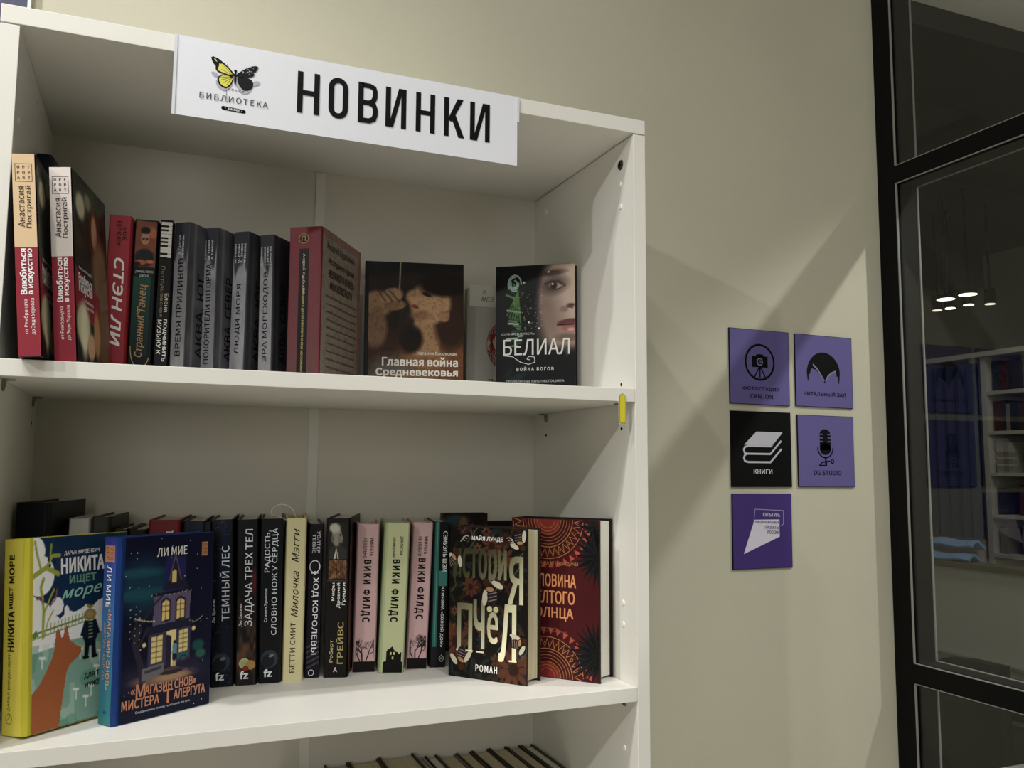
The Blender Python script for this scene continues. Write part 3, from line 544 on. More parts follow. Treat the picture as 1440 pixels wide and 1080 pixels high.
# dark fantasy cover with half a face
b = fbook(.6412, .2231, Z1, 35, -.3, .1262, .207, .020, '#16181a', 'cover-out black book with half a pale face and a green feather ornament', G1); t, h, d = b['dims']; P = spine(b, GU)
I = Pic(126, 190, '#14171a'); I.mix((I.noise(10, 14, seed=71)-.5)*.5, '#20282a')
I.ell(.98, .72, .46, .55, '#9a8476', .22, 8).ell(.92, .52, .34, .34, '#a58d7e', .5).ell(1.05, .80, .30, .42, '#b7a293', .6).ell(.62, .60, .22, .30, '#5a4a42', 1.0, 0, .35)
I.mix(np.clip(((.52 + .2*(I.V - .5)) - I.U)*9, 0, 1), '#121416')
I.ell(.74, .845, .16, .10, '#4a3c36', .9, 10, .8).ell(.76, .835, .078, .028, '#a09084', .6, -6).ell(.735, .838, .042, .040, '#2a241f', .3).ell(.72, .85, .012, .012, '#c9c0b8', .5).line([(.62, .85), (.70, .872), (.80, .868), (.88, .835)], .008, '#2f241f', .8).line([(.66, .815), (.76, .805), (.86, .828)], .005, '#3a2a24')
I.ell(.72, .935, .16, .035, '#3a2c27', .9, 6, .8).ell(.95, .685, .050, .020, '#5c443a', .9).ell(.86, .655, .05, .035, '#8a7062', .8).line([(.90, .672), (.97, .665)], .008, '#3c2a25', .8)
I.ell(.93, .555, .15, .040, '#6a3f3c', .3, 4).ell(.95, .515, .12, .050, '#9a6560', .35).line([(.78, .535), (.98, .540)], .008, '#331c1b').ell(.95, .50, .05, .02, '#c79a92', .8)
I.ell(.90, .44, .15, .05, '#7a6458', .8).mix(np.clip((.40 - I.V - .0*I.U)*14, 0, 1)*.95, '#14171a').poly([(.86, .36), (.90, .28), (.93, .37)], '#4c4844', soft=2)
for k in range(26):
    a = random.random(); I.line([(.12 + .18*random.random(), .88 - .02*k), (.22 + .12*random.random(), .84 - .018*k)], .010, random.choice(['#2f5a34', '#5f8a5c', '#9fb7a0', '#24402a']))
for k in range(4): a0 = k*80; I.line([(.24 + (.085 - .018*k)*math.cos(R(a0+q)), .86 + (.070 - .014*k)*math.sin(R(a0+q))) for q in range(0, 240, 30)], .008, '#9db5ad')
for k in range(6): I.line([(.28, .80), (.14 + .035*k, .62 - .012*k)], .007, '#57803f')
for k in range(60): I.ell(.3 + .3*random.random(), .5 + .32*random.random(), .004 + .004*random.random(), .004, '#8fa08c', .5)
for k in range(20): I.ell(.12 + .25*random.random(), .06 + .14*random.random(), .05, .03, '#24383a', .9, random.random()*180, .5)
for x, y_ in ((.42, .565), (.55, .515), (.36, .87), (.67, .945)): I.ell(x, y_, .010, .010, '#f0ece4', .4)
P.pic(I, .0008, .0005, t-.0003, h-.0005, 0); P.rect(.0004, .0005, .0065, h-.0005, '#0f1113', 1)
P.text('ЮЛИЯ ДИППЕЛЬ', t*.29, h*.475, t*.42, .0042, 0, '#b9bdbb', -.004); P.text('БЕЛИАЛ', t*.515, h*.375, t*.83, .0250, 0, '#d3d5d3', -.008)
P.stroke([(t*.10, h*.315), (t*.22, h*.305), (t*.32, h*.262), (t*.42, h*.245), (t*.50, h*.262), (t*.49, h*.30), (t*.42, h*.305), (t*.40, h*.285), (t*.44, h*.278)], .0010, '#d3d5d3', 5)
P.text('ВОЙНА БОГОВ', t*.50, h*.212, t*.46, .0066, 0, '#d9d9d3', .012, 0, 5, 1.15); P.text('ПРОДОЛЖЕНИЕ КУЛЬТОВОГО ЦИКЛА', t*.50, h*.115, t*.72, .0046, 0, '#b9bdbb', .0)
P.build('cover_print', b)

# --- middle shelf: back row at the left --------------------------
book(.0030, .165, Z2, 14, 0, .0370, .243, .135, '#15171f', 'tall black book standing behind the yellow-spined book', G2); bb = C.objects[-1]
b = [o for o in C.objects if o.get('label') == 'tall black book standing behind the yellow-spined book'][0]; P = spine(b); P.text('LE', .020, .193, .010, .006, 90, '#c9c4c0', .02); P.text('Ёв', .010, .192, .010, .004, 0, '#a84a5a', .02); P.build('spine_print', b)
book(.0590, .190, Z2, 8, 0, .0250, .2216, .135, '#c9c7c0', 'white-spined book behind the fox cover', G2, pg=PAGEW)
book(.0850, .1905, Z2, 8, 0, .0220, .2234, .135, '#2f312e', 'charcoal book just right of the white spine in the back row', G2)
book(.1112, .190, Z2, 8, 0, .0160, .2075, .132, '#1d1f20', 'short black book right of the charcoal one in the back row', G2)
book(.1276, .190, Z2, 8, 0, .0228, .2070, .132, '#171819', 'short black book left of the red spine', G2)
b = book(.1514, .190, Z2, 8, 0, .0387, .2188, .140, '#7a2226', 'red book rising behind the house cover', G2); P = spine(b); P.text('1', .026, .203, None, .008, 90, '#e6e2dc', .02); P.build('spine_print', b)
b = book(.1927, .190, Z2, 8, 0, .0280, .2170, .140, '#141b2c', 'navy book rising behind the corner of the house cover', G2); P = spine(b); P.text('=', .018, .199, .006, .006, 90, '#9aa3b2', .0); P.build('spine_print', b)
book(.2212, .1895, Z2, 8, -1.0, .0105, .2150, .140, '#0f1116', 'thin black book left of the dark forest spine', G2)

# yellow-spined children's book with a fox
b = book(.0150, .0657, Z2, 48.5, -4.1, .0380, .2063, .130, '#d8ce45', 'children\'s book with an orange fox cover and a bright yellow spine', G2); t, h, d = b['dims']; P = spine(b, 1.45)
P.rect(.0035, .0005, t-.0035, h-.0005, '#cdc23c', 0); P.text('НИКИТА', t*.42, h*.525, .042, .0100, 90, '#23261a', .03); P.text('ИЩЕТ', t*.42, h*.695, .022, .0072, 90, '#23261a', .03); P.text('МОРЕ', t*.42, h*.845, .030, .0082, 90, '#23261a', .03); P.text('ДАРЬЯ ВАРДЕНБУРГ', t*.38, h*.27, .060, .0044, 90, '#3c3f22', .0)
P.ring(t*.38, h*.085, .0050, .0052, .0005, '#4a4a1c', 2); P.stroke([(t*.30, h*.075), (t*.44, h*.10), (t*.36, h*.11)], .0005, '#4a4a1c', 2); P.build('spine_print', b)
P = side(b, 1.25); I = Pic(130, 206, '#173a5c'); UO = I.U; I.U = np.minimum(I.U / .80, .999); I.mix(I.noise(5, 8, seed=81)*.5, '#0f2c4a')
I.poly([(0, .0), (1, .0), (1, .66), (.92, .64), (.84, .63), (.76, .60), (.68, .62), (.62, .60), (.52, .585), (.44, .60), (.34, .56), (.24, .60), (.2, .64), (.12, .66), (0, .70)], '#dfe0da')
I.ell(.08, .80, .18, .17, '#e6e6e0', .05).ell(.02, .93, .12, .12, '#e6e6e0', .05).ell(.30, .63, .08, .075, '#e6e6e0', .05).ell(.42, .60, .03, .04, '#e6e6e0', .05)
I.poly([(0, .0), (1, .0), (1, .46), (.55, .44), (.0, .40)], '#7fa595').mix(((I.V < .44) & (I.noise(12, 16, seed=83) > .62)).astype(float)*.45, '#b9cbb9').mix(((I.V < .44) & (I.noise(6, 9, seed=84) > .66)).astype(float)*.4, '#4f8a78')
for x, y_ in ((.12, .32), (.60, .33), (.75, .12), (.86, .30), (.68, .07), (.93, .14), (.55, .12), (.82, .22)): I.line([(x, y_), (x, y_ + .05)], .006, '#dfe6da').line([(x-.03, y_+.055), (x+.03, y_+.05)], .010, '#dfe6da')
I.line([(0, .50), (.75, .555)], .007, '#5e7032').line([(0, .475), (.8, .535)], .004, '#5e7032')
for k in range(11): I.line([(.22 + .045*k, .50 + .003*k), (.225 + .045*k, .545 + .003*k)], .005, '#7c8e3a')
O = '#9aa238'; U0 = I.U; I.U = U0 / .78
for pts, wd in (([(.16, .48), (.17, .62), (.12, .74), (.16, .78)], .020), ([(.17, .60), (.30, .70), (.33, .72)], .012), ([(.0, .80), (.20, .84), (.40, .80)], .022), ([(.20, .84), (.30, .90), (.42, .90)], .016), ([(.12, .83), (.05, .92), (.02, .98)], .016), ([(.26, .86), (.28, .96)], .012), ([(.18, .48), (.24, .56), (.32, .61)], .009)): I.line(pts, wd, O)
I.line([(.06, .68), (.12, .69), (.16, .66)], .008, '#a5525a').line([(.28, .64), (.36, .67), (.38, .72)], .008, '#a5525a').poly([(0, .48), (.10, .485), (.06, .52), (0, .50)], '#5f8a3a')
for x, y_ in ((.24, .88), (.26, .85), (.34, .865)): I.ell(x, y_, .018, .014, '#191b1e', .1)
# girl
I.U = U0 + .115; V0 = I.V; I.V = .33 + (V0 - .33) / .62
I.ell(.845, .70, .085, .075, '#8f8a3c', .1).ell(.845, .70, .05, .045, '#b58a66', .1).poly([(.77, .645), (.93, .645), (.95, .50), (.88, .42), (.80, .42), (.75, .50)], '#16283c').line([(.79, .64), (.74, .53)], .022, '#16283c').line([(.91, .64), (.96, .53)], .022, '#16283c')
for k in range(5): I.line([(.835, .62 - .03*k), (.875, .62 - .03*k)], .008, '#9aa65c')
I.line([(.81, .46), (.80, .36)], .030, '#1a1f2a').line([(.89, .46), (.90, .35)], .030, '#1a1f2a').ell(.79, .33, .045, .03, '#15171c', .1).ell(.91, .33, .045, .03, '#15171c', .1)
I.line([(.82, .78), (.845, .76), (.87, .77)], .02, '#8f8a3c')
# fox
I.U = U0 / .78; I.V = V0
I.poly([(-.02, -.02), (.42, -.02), (.46, .08), (.50, .18), (.55, .28), (.60, .31), (.74, .345), (.79, .365), (.79, .39), (.74, .40), (.66, .42), (.60, .44), (.575, .47), (.56, .515), (.535, .525), (.51, .50), (.485, .465), (.455, .46), (.44, .49), (.41, .51), (.375, .50), (.36, .46), (.35, .41), (.31, .36), (.22, .30), (.12, .24), (-.02, .19)], '#a85f2c')
I.U = UO; P.pic(I, .0085, .0005, d-.0005, h-.0005, 0)
P.text('ДАРЬЯ ВАРДЕНБУРГ', d*.53, h*.905, .047, .0052, 1, '#d9dcd8', .01); P.text('НИКИТА', d*.535, h*.840, .055, .0165, 1, '#eeeeea', .03); P.text('ИЩЕТ', d*.535, h*.757, .034, .0105, 1, '#6fa08c', .03); P.text('море', d*.53, h*.682, .052, .0130, 4, '#8fc0b0', .01, .4)
P.text('ДЛЯ ТЕХ, КОМУ', d*.745, h*.235, .050, .0070, 3, '#1b1f1c', .015); P.text('НУЖЕН ДРУГ', d*.73, h*.185, .044, .0070, 3, '#1b1f1c', .015)
P.build('cover_print', b)

# night-blue book with the shop front
b = book(.1078, .0764, Z2, 57.6, -1.2, .0296, .2061, .125, '#1d3a78', 'night-blue novel with a lamplit shop house on its front cover', G2); t, h, d = b['dims']; P = spine(b, 1.0)
P.grad(.0026, .0005, t-.0026, h*.55, '#2c7f80', '#2b6fa6', 0); P.grad(.0026, h*.55, t-.0026, h-.0005, '#2b6fa6', '#333f96', 0)
P.rect(t*.16, h*.865, t*.80, h*.955, '#c98a62', 1); 
for r in range(3):
    for c in range(2): P.ring(t*(.36 + .26*c), h*(.885 + .026*r), .0024, .0018, .0007, '#5c2f22', 2)
P.text('ЛИ МИЕ', t*.48, h*.735, .046, .0090, -90, '#eceae4', .008); P.text('«МАГАЗИН СНОВ»', t*.62, h*.40, .088, .0068, -90, '#d39a70', .008); P.text('МИСТЕРА ТАЛЕРГУТА', t*.34, h*.385, .062, .0044, -90, '#bd9a80', .0); P.poly([(t*.42, h*.075), (t*.62, h*.075), (t*.60, h*.058), (t*.52, h*.066), (t*.44, h*.058)], '#1f3f8a', 2); P.build('spine_print', b)
P = side(b, 1.0); I = Pic(140, 220, '#151a38'); I.ell(.22, .72, .28, .24, '#17435a', .8).ell(.20, .68, .34, .05, '#1d5666', .8).ell(.15, .80, .30, .04, '#1d5666', .8).poly([(.44, .88), (.68, .88), (.68, .60), (.44, .60)], '#2b2c66', soft=6).ell(.45, .22, .5, .14, '#2d2b48', .6)
I.ell(.46, .205, .34, .055, '#8a6a5c', .5).ell(.55, .20, .18, .03, '#b08f6a', .8)
I.poly([(.55, .86), (.50, .76), (.40, .69), (.74, .69), (.63, .76)], '#2f2b44').line([(.555, .885), (.49, .74)], .004, '#8a7088').line([(.555, .885), (.63, .74)], .004, '#8a7088').ell(.545, .76, .035, .055, '#3a3040', .1).poly([(.525, .73), (.57, .73), (.57, .79), (.545, .80), (.525, .79)], '#e0c878')
I.poly([(.30, .675), (.78, .685), (.76, .665), (.32, .655)], '#20223c').poly([(.33, .66), (.745, .67), (.735, .50), (.32, .49)], '#6f6280').mix(((I.U > .33) & (I.U < .74) & (I.V > .50) & (I.V < .66) & (np.sin(I.U*170) > .6)).astype(float)*.25, '#52486a')
for a, b_ in ((.42, .50), (.585, .67)):
    I.poly([(a-.015, .51), (b_+.015, .512), (b_+.015, .63), ((a+b_)/2, .65), (a-.015, .63)], '#3b3046').poly([(a, .52), (b_, .522), (b_, .618), ((a+b_)/2, .635), (a, .618)], '#e6cc7c').line([((a+b_)/2, .52), ((a+b_)/2, .63)], .004, '#5a4440').line([(a, .57), (b_, .57)], .004, '#5a4440').line([(a, .60), (b_, .60)], .003, '#5a4440')
I.poly([(.22, .45), (.80, .475), (.77, .515), (.28, .495)], '#2a2c48').poly([(.28, .45), (.75, .47), (.75, .28), (.28, .26)], '#4a4260')
I.poly([(.31, .29), (.435, .295), (.435, .44), (.31, .435)], '#e3d08a').poly([(.62, .325), (.72, .33), (.72, .455), (.62, .45)], '#e3d08a').poly([(.475, .25), (.585, .26), (.585, .46), (.475, .455)], '#ecd990').poly([(.475, .24), (.535, .25), (.535, .425), (.475, .44)], '#332c44')
for k in range(4): I.line([(.315, .32 + .03*k), (.43, .322 + .03*k)], .004, '#7c6a3c').line([(.625, .35 + .026*k), (.715, .352 + .026*k)], .004, '#7c6a3c')
I.line([(.37, .29), (.37, .44)], .004, '#5a4a3c').line([(.67, .33), (.67, .45)], .004, '#5a4a3c').poly([(.30, .26), (.44, .265), (.44, .285), (.30, .28)], '#2f6a70').poly([(.61, .285), (.74, .29), (.74, .325), (.61, .32)], '#2f6a70')
I.ell(.575, .39, .018, .018, '#3a2820', .1).poly([(.55, .375), (.60, .378), (.605, .32), (.545, .32)], '#5d9ab0').poly([(.55, .325), (.60, .325), (.595, .28), (.555, .28)], '#2c2430').line([(.565, .285), (.563, .25)], .007, '#c9a080').line([(.588, .285), (.588, .25)], .007, '#c9a080')
I.line([(.18, .49), (.13, .42), (.16, .36), (.20, .30), (.23, .20), (.18, .16)], .030, '#3b3444').line([(.14, .42), (.20, .52), (.30, .60), (.42, .66)], .010, '#3b3444').line([(.16, .38), (.24, .46), (.26, .49)], .012, '#3b3444').line([(.10, .45), (.16, .55), (.18, .62)], .010, '#3b3444')
for k in range(14): I.ell(.13 + .016*k, .545 - .002*k + .0012*(k-7)**2*.1, .0055, .0055, '#f0e4b0', .3)
for k in range(16): I.ell(.10 + .06*math.sin(k*2.1)+.03, .42 + .013*k, .0045, .0045, '#e8dca8', .3)
for k in range(10): I.ell(.30 + .05*k, .668 + .006*math.sin(k), .0045, .0045, '#f0e4b0', .3); I.ell(.74+.018*k, .50 - .006*k + .0009*k*k, .004, .004, '#e8dca8', .3)
I.ell(.235, .40, .022, .020, '#f0d88a', .4).ell(.79, .45, .022, .020, '#f0d88a', .4).poly([(.22, .20), (.46, .225), (.46, .285), (.22, .27)], '#79767c').line([(.26, .25), (.42, .262)], .012, '#4a4650')
I.line([(.68+.05*math.cos(R(a)), .275+.032*math.sin(R(a))) for a in range(0, 361, 30)], .005, '#2b2c40').line([(.80+.05*math.cos(R(a)), .235+.032*math.sin(R(a))) for a in range(0, 361, 30)], .005, '#2b2c40').ell(.85, .35, .07, .05, '#1f5a56', .5).ell(.88, .30, .06, .04, '#2c6a58', .5).ell(.55, .225, .13, .018, '#3a2f3c', .2).ell(.55, .245, .09, .012, '#5f4c4c', .2)
P.pic(I, .0085, .0005, d-.0005, h-.0005, 0)
for k in range(46):
    x, z = random.random(), random.random()
    if .18 < z < .66 and .2 < x < .85: continue
    P.ell(.010 + x*(d-.014), .004 + z*(h-.008), .0004 + .0005*random.random()**2, .0004 + .0006*random.random()**2, '#d8dcf0', 3, 0, 6)
P.text('ЛИ МИЕ', d*.545, h*.905, .040, .0100, 1, '#eceae4', .004)
P.rect(d*.868, h*.865, d*.932, h*.945, '#c98a62', 3)
for r in range(3):
    for c in range(2): P.ring(d*(.886 + .028*c), h*(.882 + .023*r), .0014, .0015, .0005, '#5c2f22', 4)
P.text('«', d*.19, h*.158, .005, .006, 0, '#d3926a', .02); P.text('М', d*.265, h*.158, .011, .0155, 0, '#d3926a', .012); P.text('АГАЗИН СНОВ»', d*.575, h*.156, .066, .0105, 0, '#d3926a', .015); P.text('МИСТЕРА', d*.27, h*.095, .046, .0105, 0, '#d3926a', .015); P.text('Т', d*.545, h*.097, .012, .0150, 0, '#d3926a', .012); P.text('АЛЕРГУТА', d*.775, h*.097, .042, .0105, 0, '#d3926a', .015); P.text('Сюда можно попасть только во сне', d*.50, h*.045, .070, .0032, 0, '#c9cbd8', .0)
P.build('cover_print', b)

# spines
def dark_sf(x, y, ph, t, h, title, author, kind, label, w1, v1, lines=None):
    b = book(x, y, Z2, 8, ph, t, h, .138, '#121419', label, G2, pg=PAGEW); P = spine(b)
    I = Pic(30, 200, '#101218'); 
    if kind == 'navy': I.mix(np.clip(1 - np.abs(I.U - .6)*2.4, 0, 1)*.8, '#16264a').mix((I.noise(14, 90, seed=91) > .88).astype(float)*.5, '#4f6a9a')
    if kind == 'brown': I.mix(np.clip((.42 - np.abs(I.V - .18))*3, 0, 1)*I.noise(5, 22, seed=92)*1.1, '#6a4a32').ell(.95, .62, .25, .5, '#5a2020', .9)
    P.pic(I, .0024, .0005, t-.0024, h-.0005, 0)
    if kind != 'brown': 
        I = Pic(24, 24, '#1d242c'); I.mix(I.noise(6, 6, seed=93), '#4c5a68'); P.ell(t*.48, h*.145, t*.37, .0118, '#36424e', 1); P.ell(t*.42, h*.135, t*.28, .0085, '#1c232b', 2); P.ell(t*.56, h*.165, .0035, .0020, '#6d7d8c', 3, 20)
    else: P.ell(t*.42, h*.13, .0068, .0068, '#b9b98a', 1); P.ell(t*.42, h*.13, .0045, .0045, '#a0b078', 2); P.ell(t*.70, h*.12, .0062, .0062, '#b08a4a', 3); P.ell(t*.48, h*.10, .004, .0035, '#8a2f2a', 4)
    P.text('fz', t*.42, h*.062, .0100, .0095, 0, '#e4e6e8', .03)
    if lines:
        for (s_, cu_, cv_, w_, hh) in lines: P.text(s_, t*cu_, h*cv_, w_, hh, 90, '#d5dae0', -.006)
    else: P.text(title, t*.62, h*v1, w1, .0120, 90, '#d5dae0', -.006)
    P.text(author[0], t*author[1], h*author[2], author[3], .0046, 90, '#d9dce0', .004); P.build('spine_print', b)
dark_sf(.2343, .1989, -2.0, .0300, .217, 'ТЕМНЫЙ ЛЕС', ('Лю Цысинь', .18, .45, .030), 'navy', 'black and navy book titled dark forest with a small moon at its foot', .098, .615)
dark_sf(.2656, .1973, -1.3, .0282, .217, 'ЗАДАЧА ТРЕХ ТЕЛ', ('Лю Цысинь', .24, .42, .030), 'brown', 'black book with two small glowing planets at the foot of its spine', .128, .645)
dark_sf(.2952, .1983, -1.0, .0300, .2175, '', ('Стивен Эриксон', .30, .47, .044), 'black', 'black book with a two-line white title left of the cream spine', 0, 0, (('РАДОСТЬ,', .35, .80, .056, .0085), ('СЛОВНО НОЖ У СЕРДЦА', .68, .615, .142, .0085)))
b = book(.3262, .1983, Z2, 7, -.1, .0280, .218, .138, '#d6ce9e', 'pale cream yellow book with dark script title and looped cord', G2, pg=PAGEY); t, h, d = b['dims']; P = spine(b, 1.0)
P.rect(.0030, .0005, t-.0030, h-.0005, '#d8d0a0', 0); P.text('БЕТТИ СМИТ', t*.46, h*.205, .066, .0068, 90, '#26241a', .0); P.text('Милочка', t*.50, h*.53, .062, .0095, 90, '#2b281c', .002, .35); P.text('Мэгги', t*.48, h*.83, .046, .0095, 90, '#2b281c', .002, .35); P.build('spine_print', b)
tube('bookmark_cord', [(.002, .006, h-.004), (-.006, .004, h+.001), (-.014, .004, h+.003), (-.021, .003, h+.006), (-.0195, .003, h+.013), (-.012, .003, h+.0185), (-.002, .003, h+.0185), (.006, .003, h+.014), (.0115, .004, h+.006), (.0140, .008, h-.004)], .00045, mat('white_cord', '#d8d5c8', .7, .2), b)
b = book(.3576, .2069, Z2, 7, .2, .0205, .209, .132, '#1c1722', 'dark purple-black book with a ring emblem and large white title', G2, pg=PAGEW); t, h, d = b['dims']; P = spine(b)
P.rect(.0020, .0005, t-.0020, h-.0005, '#1d1823', 0); P.text('УОЛТЕР', t*.66, h*.88, .030, .0042, -90, '#cfcad2', .0); P.text('ТЕВИС', t*.36, h*.87, .026, .0042, -90, '#cfcad2', .0)
P.ring(t*.46, h*.72, .0068, .0082, .0011, '#dcd9de', 2); P.rect(t*.40, h*.668, t*.54, h*.690, '#dcd9de', 2); P.rect(t*.46-.005, h*.675, t*.46+.005, h*.681, '#dcd9de', 3)
P.text('ХОД КОРОЛЕВЫ', t*.52, h*.40, .104, .0088, -90, '#dfdce2', .004)
for k in range(5): P.poly([(.002, .012 + .007*k), (t-.002, .020 + .007*k), (t-.002, .0225 + .007*k), (.002, .0145 + .007*k)], '#4b4852', 1)
P.ring(t*.42, h*.035, .0035, .0038, .0007, '#dfdce2', 3); P.build('spine_print', b)
b = book(.3815, .2015, Z2, 18, -.2, .0335, .217, .138, '#171514', 'thick black myths book with an old man\'s portrait on its spine', G2, pg=PAGEW); t, h, d = b['dims']; P = spine(b)
P.rect(.0030, .0005, t-.0030, h-.0005, '#171514', 0); I = Pic(44, 60, '#26251f'); I.ell(.45, .10, .55, .40, '#3c3a34', .3).ell(.42, .62, .27, .36, '#8f8b7c', .25).ell(.62, .55, .14, .18, '#7c786a', .4).ell(.30, .85, .30, .18, '#b5b1a0', .5).ell(.20, .55, .09, .14, '#6a665a', .4).ell(.60, .66, .05, .03, '#26221c', .4).ell(.70, .56, .05, .06, '#8f8b7c', .4).ell(.62, .42, .10, .03, '#3a342c', .5).poly([(.25, .0), (.40, .30), (.55, .0)], '#c9c5b5').poly([(.36, .0), (.42, .22), (.48, .0)], '#3a3832')
P.pic(I, .0045, h*.74, t-.0035, h-.006, 1); I = Pic(40, 36, '#5c3a22'); I.mix((I.noise(9, 8, seed=5)-.3)*1.6, '#a87a4a').mix((np.sin(I.U*60) > .5).astype(float)*.4, '#2c1a10'); P.pic(I, .0050, h*.615, t-.0040, h*.735, 1); P.rect(.003, h*.600, t-.003, h*.606, '#4a463e', 1)
for k, (s_, w_) in enumerate((('Мифы', .024), ('Древней', .034), ('Греции', .030))): P.text(s_, t*(.36 + .22*k), h*.59 - w_/2, w_, .0052, 90, '#e8e6de', .012)
P.text('Роберт', t*.34, h*.165, .030, .0060, 90, '#c9bd84', .008); P.text('ГРЕЙВС', t*.66, h*.215, .056, .0100, 90, '#b0a260', .008); P.text('А', t*.5, h*.05, None, .006, 0, '#d9d6cc', .02); P.build('spine_print', b)
P = side(b); I = Pic(60, 100, '#3a2a1e'); I.mix((I.noise(14, 24, seed=6)-.3)*1.3, '#8a5c3a').mix((I.noise(20, 30, seed=7)-.55)*2, '#1c1410').mix(np.clip((I.V-.86)*20, 0, 1), '#26241f'); P.pic(I, .0005, .0005, d-.0005, h-.0005, 0); P.build('cover_print', b)
def vicki(x, y, ph, t, h, col, base, words, label, house=False, edge=None):
    b = book(x, y, Z2, 11, ph, t, h, .122 if not house else .132, edge or col, label, G2, pg=PAGEW); P = spine(b, 1.02)
    P.rect(.0032 if not house else .0046, .0005, t-.0032, h-.0005, col, 0)
    P.text(words[0], t*.66, h*.845, .026, .0050, -90, '#1f1c1d', .01); P.text(words[1], t*.38, h*.835, .028, .0050, -90, '#1f1c1d', .01)
    P.text('ВИКИ ФИЛДС', t*.47, h*.545, .086, .0125, -90, '#141113', .030, 0, 4, 1.15)
    if not house:
        P.rect(.0012, .0004, t-.0012, h*.072, '#131112', 1); cx = t*.46; rr = random.Random(int(x*1e4))
        def br(p, a, L, wd, n):
            q = (p[0] + L*math.cos(R(a)), p[1] + L*math.sin(R(a))); q = (min(max(q[0], .0036), t-.0036), q[1]); P.stroke([p, q], wd, '#191516', 2 + (n % 3))
            if n > 0:
                for k in range(3 if n > 1 else 2): br(q, a + rr.uniform(-48, 48), L*rr.uniform(.62, .85), wd*.62, n-1)
        br((cx-.002, h*.072), 92, .010, .0018, 5); br((cx+.003, h*.072), 70, .010, .0016, 5); br((cx-.005, h*.072), 115, .009, .0014, 5)
    else:
        P.poly([(.006, .0005), (t-.0032, .0005), (t-.0032, h*.072), (t-.005, h*.075), (t-.005, h*.135), (t*.66, h*.138), (t*.58, h*.150), (t*.50, h*.175), (t*.36, h*.155), (t*.34, h*.160), (t*.32, h*.152), (t*.28, h*.140), (t*.28, h*.080), (.006, h*.072)], '#131112', 1)
        for u_, v_ in ((.42, .12), (.55, .12), (.74, .125), (.50, .09)): P.rect(t*u_, h*v_, t*u_+.0022, h*v_+.0035, '#c9d090', 2)
    P.build('spine_print', b)
vicki(.4258, .2170, .6, .0325, .207, '#cda9aa', '#0', ('УМИРАТЬ', 'НЕ БОЛЬНО'), 'pink spine with a bare black tree, beside the thick black myths book')
vicki(.4580, .1980, 1.7, .0365, .209, '#c3c89a', '#0', ('ДОМ ПУСТЫХ', 'СНОВИДЕНИЙ'), 'pale green spine with a black house silhouette between two pink spines', True, '#a7b58c')
vicki(.5015, .2085, 1.9, .0300, .208, '#cda9aa', '#0', ('УМИРАТЬ', 'НЕ БОЛЬНО'), 'pink spine with a bare black tree, right of the pale green one')
b = book(.5358, .2080, Z2, 12, .9, .0240, .209, .118, '#101416', 'black and teal book squeezed beside the flower-and-bee cover', G2, pg=PAGEW); t, h, d = b['dims']; P = spine(b)
P.rect(.0015, h*.14, t*.40, h-.0005, '#2e6e66', 0); P.rect(t*.05, h*.14, t*.14, h-.0005, '#12201f', 1); P.rect(t*.26, h*.14, t*.30, h-.0005, '#5a9c92', 1); P.rect(t*.42, .0005, t-.0015, h-.0005, '#0d1011', 0); P.rect(t*.42, h*.555, t-.0015, h*.66, '#3d8078', 1)
P.text('СЭМУЭЛЬ ШЭМ', t*.76, h*.795, .058, .0060, -90, '#dfe4e2', .006); P.text('КЛИНИКА «БОЖИЙ ДОМ»', t*.70, h*.345, .086, .0058, -90, '#dfe4e2', .006); P.stroke([(t*.55, h*.062), (t*.72, h*.085), (t*.89, h*.062), (t*.72, h*.039)], .0005, '#b9bcbc', 2, True); P.text('18+', t*.72, h*.062, .004, .0026, 0, '#b9bcbc'); P.build('spine_print', b)
b = fbook(.5870, .3090, Z2, 4, 0, .0740, .2160, .022, '#231c1c', 'tall dark illustrated book flat against the back, above the bee cover', G2); t, h, d = b['dims']; P = spine(b)
I = Pic(60, 90, '#2c201d'); I.mix((I.noise(6, 9, seed=15)-.3)*1.2, '#4c3a30').ell(.3, .95, .3, .06, '#3f5560', .6).ell(.45, .92, .10, .08, '#8a6a3c', .4).line([(.48, .88), (.66, .90)], .03, '#a08c6a'); P.pic(I, .0005, .0005, t-.0005, h-.0005, 0); P.build('cover_print', b)
fbook(.6650, .3130, Z2, 4, 0, .0560, .2020, .018, '#141414', 'low black book against the back, left of the red sun cover', G2)

# flower-and-bee novel
b = fbook(.5473, .1551, Z2, 51.6, 0, .1246, .2062, .0400, '#2b211c', 'thick novel with bees on a dark flowered cover and cream page edges', G2); t, h, d = b['dims']; P = spine(b, 1.05)
I = Pic(140, 220, '#1b1716'); r_ = random.Random(4)
for k in range(150):
    x, y_ = r_.random(), r_.random(); c_ = r_.choice(['#2a2b22', '#3a2a20', '#24303a', '#4a2f22', '#2c3326']); I.ell(x, y_, .06, .018, c_, .3, r_.random()*180)
for k in range(34):
    x, y_ = r_.random(), r_.random(); rr = .035 + .03*r_.random(); c_ = r_.choice(['#4c2c1e', '#5a3a26', '#44261e', '#6a4a30'])
    for q in range(6): I.ell(x + rr*.8*math.cos(R(q*60+k*13)), y_ + rr*.8*math.sin(R(q*60+k*13))/I.asp, rr*.6, rr*.34, c_, .25, q*60+k*13)
    I.ell(x, y_, rr*.35, rr*.35, '#2c1a14', .3)
for x, y_, rr in ((.84, .09, .13), (.10, .23, .12), (.70, .80, .09), (.55, .88, .08), (.28, .60, .07)):
    for q in range(9): I.ell(x + rr*math.cos(R(q*40)), y_ + rr*math.sin(R(q*40))/I.asp, rr*.6, rr*.25, '#643a26', .2, q*40)
    I.ell(x, y_, rr*.5, rr*.5, '#3a2018', .2)
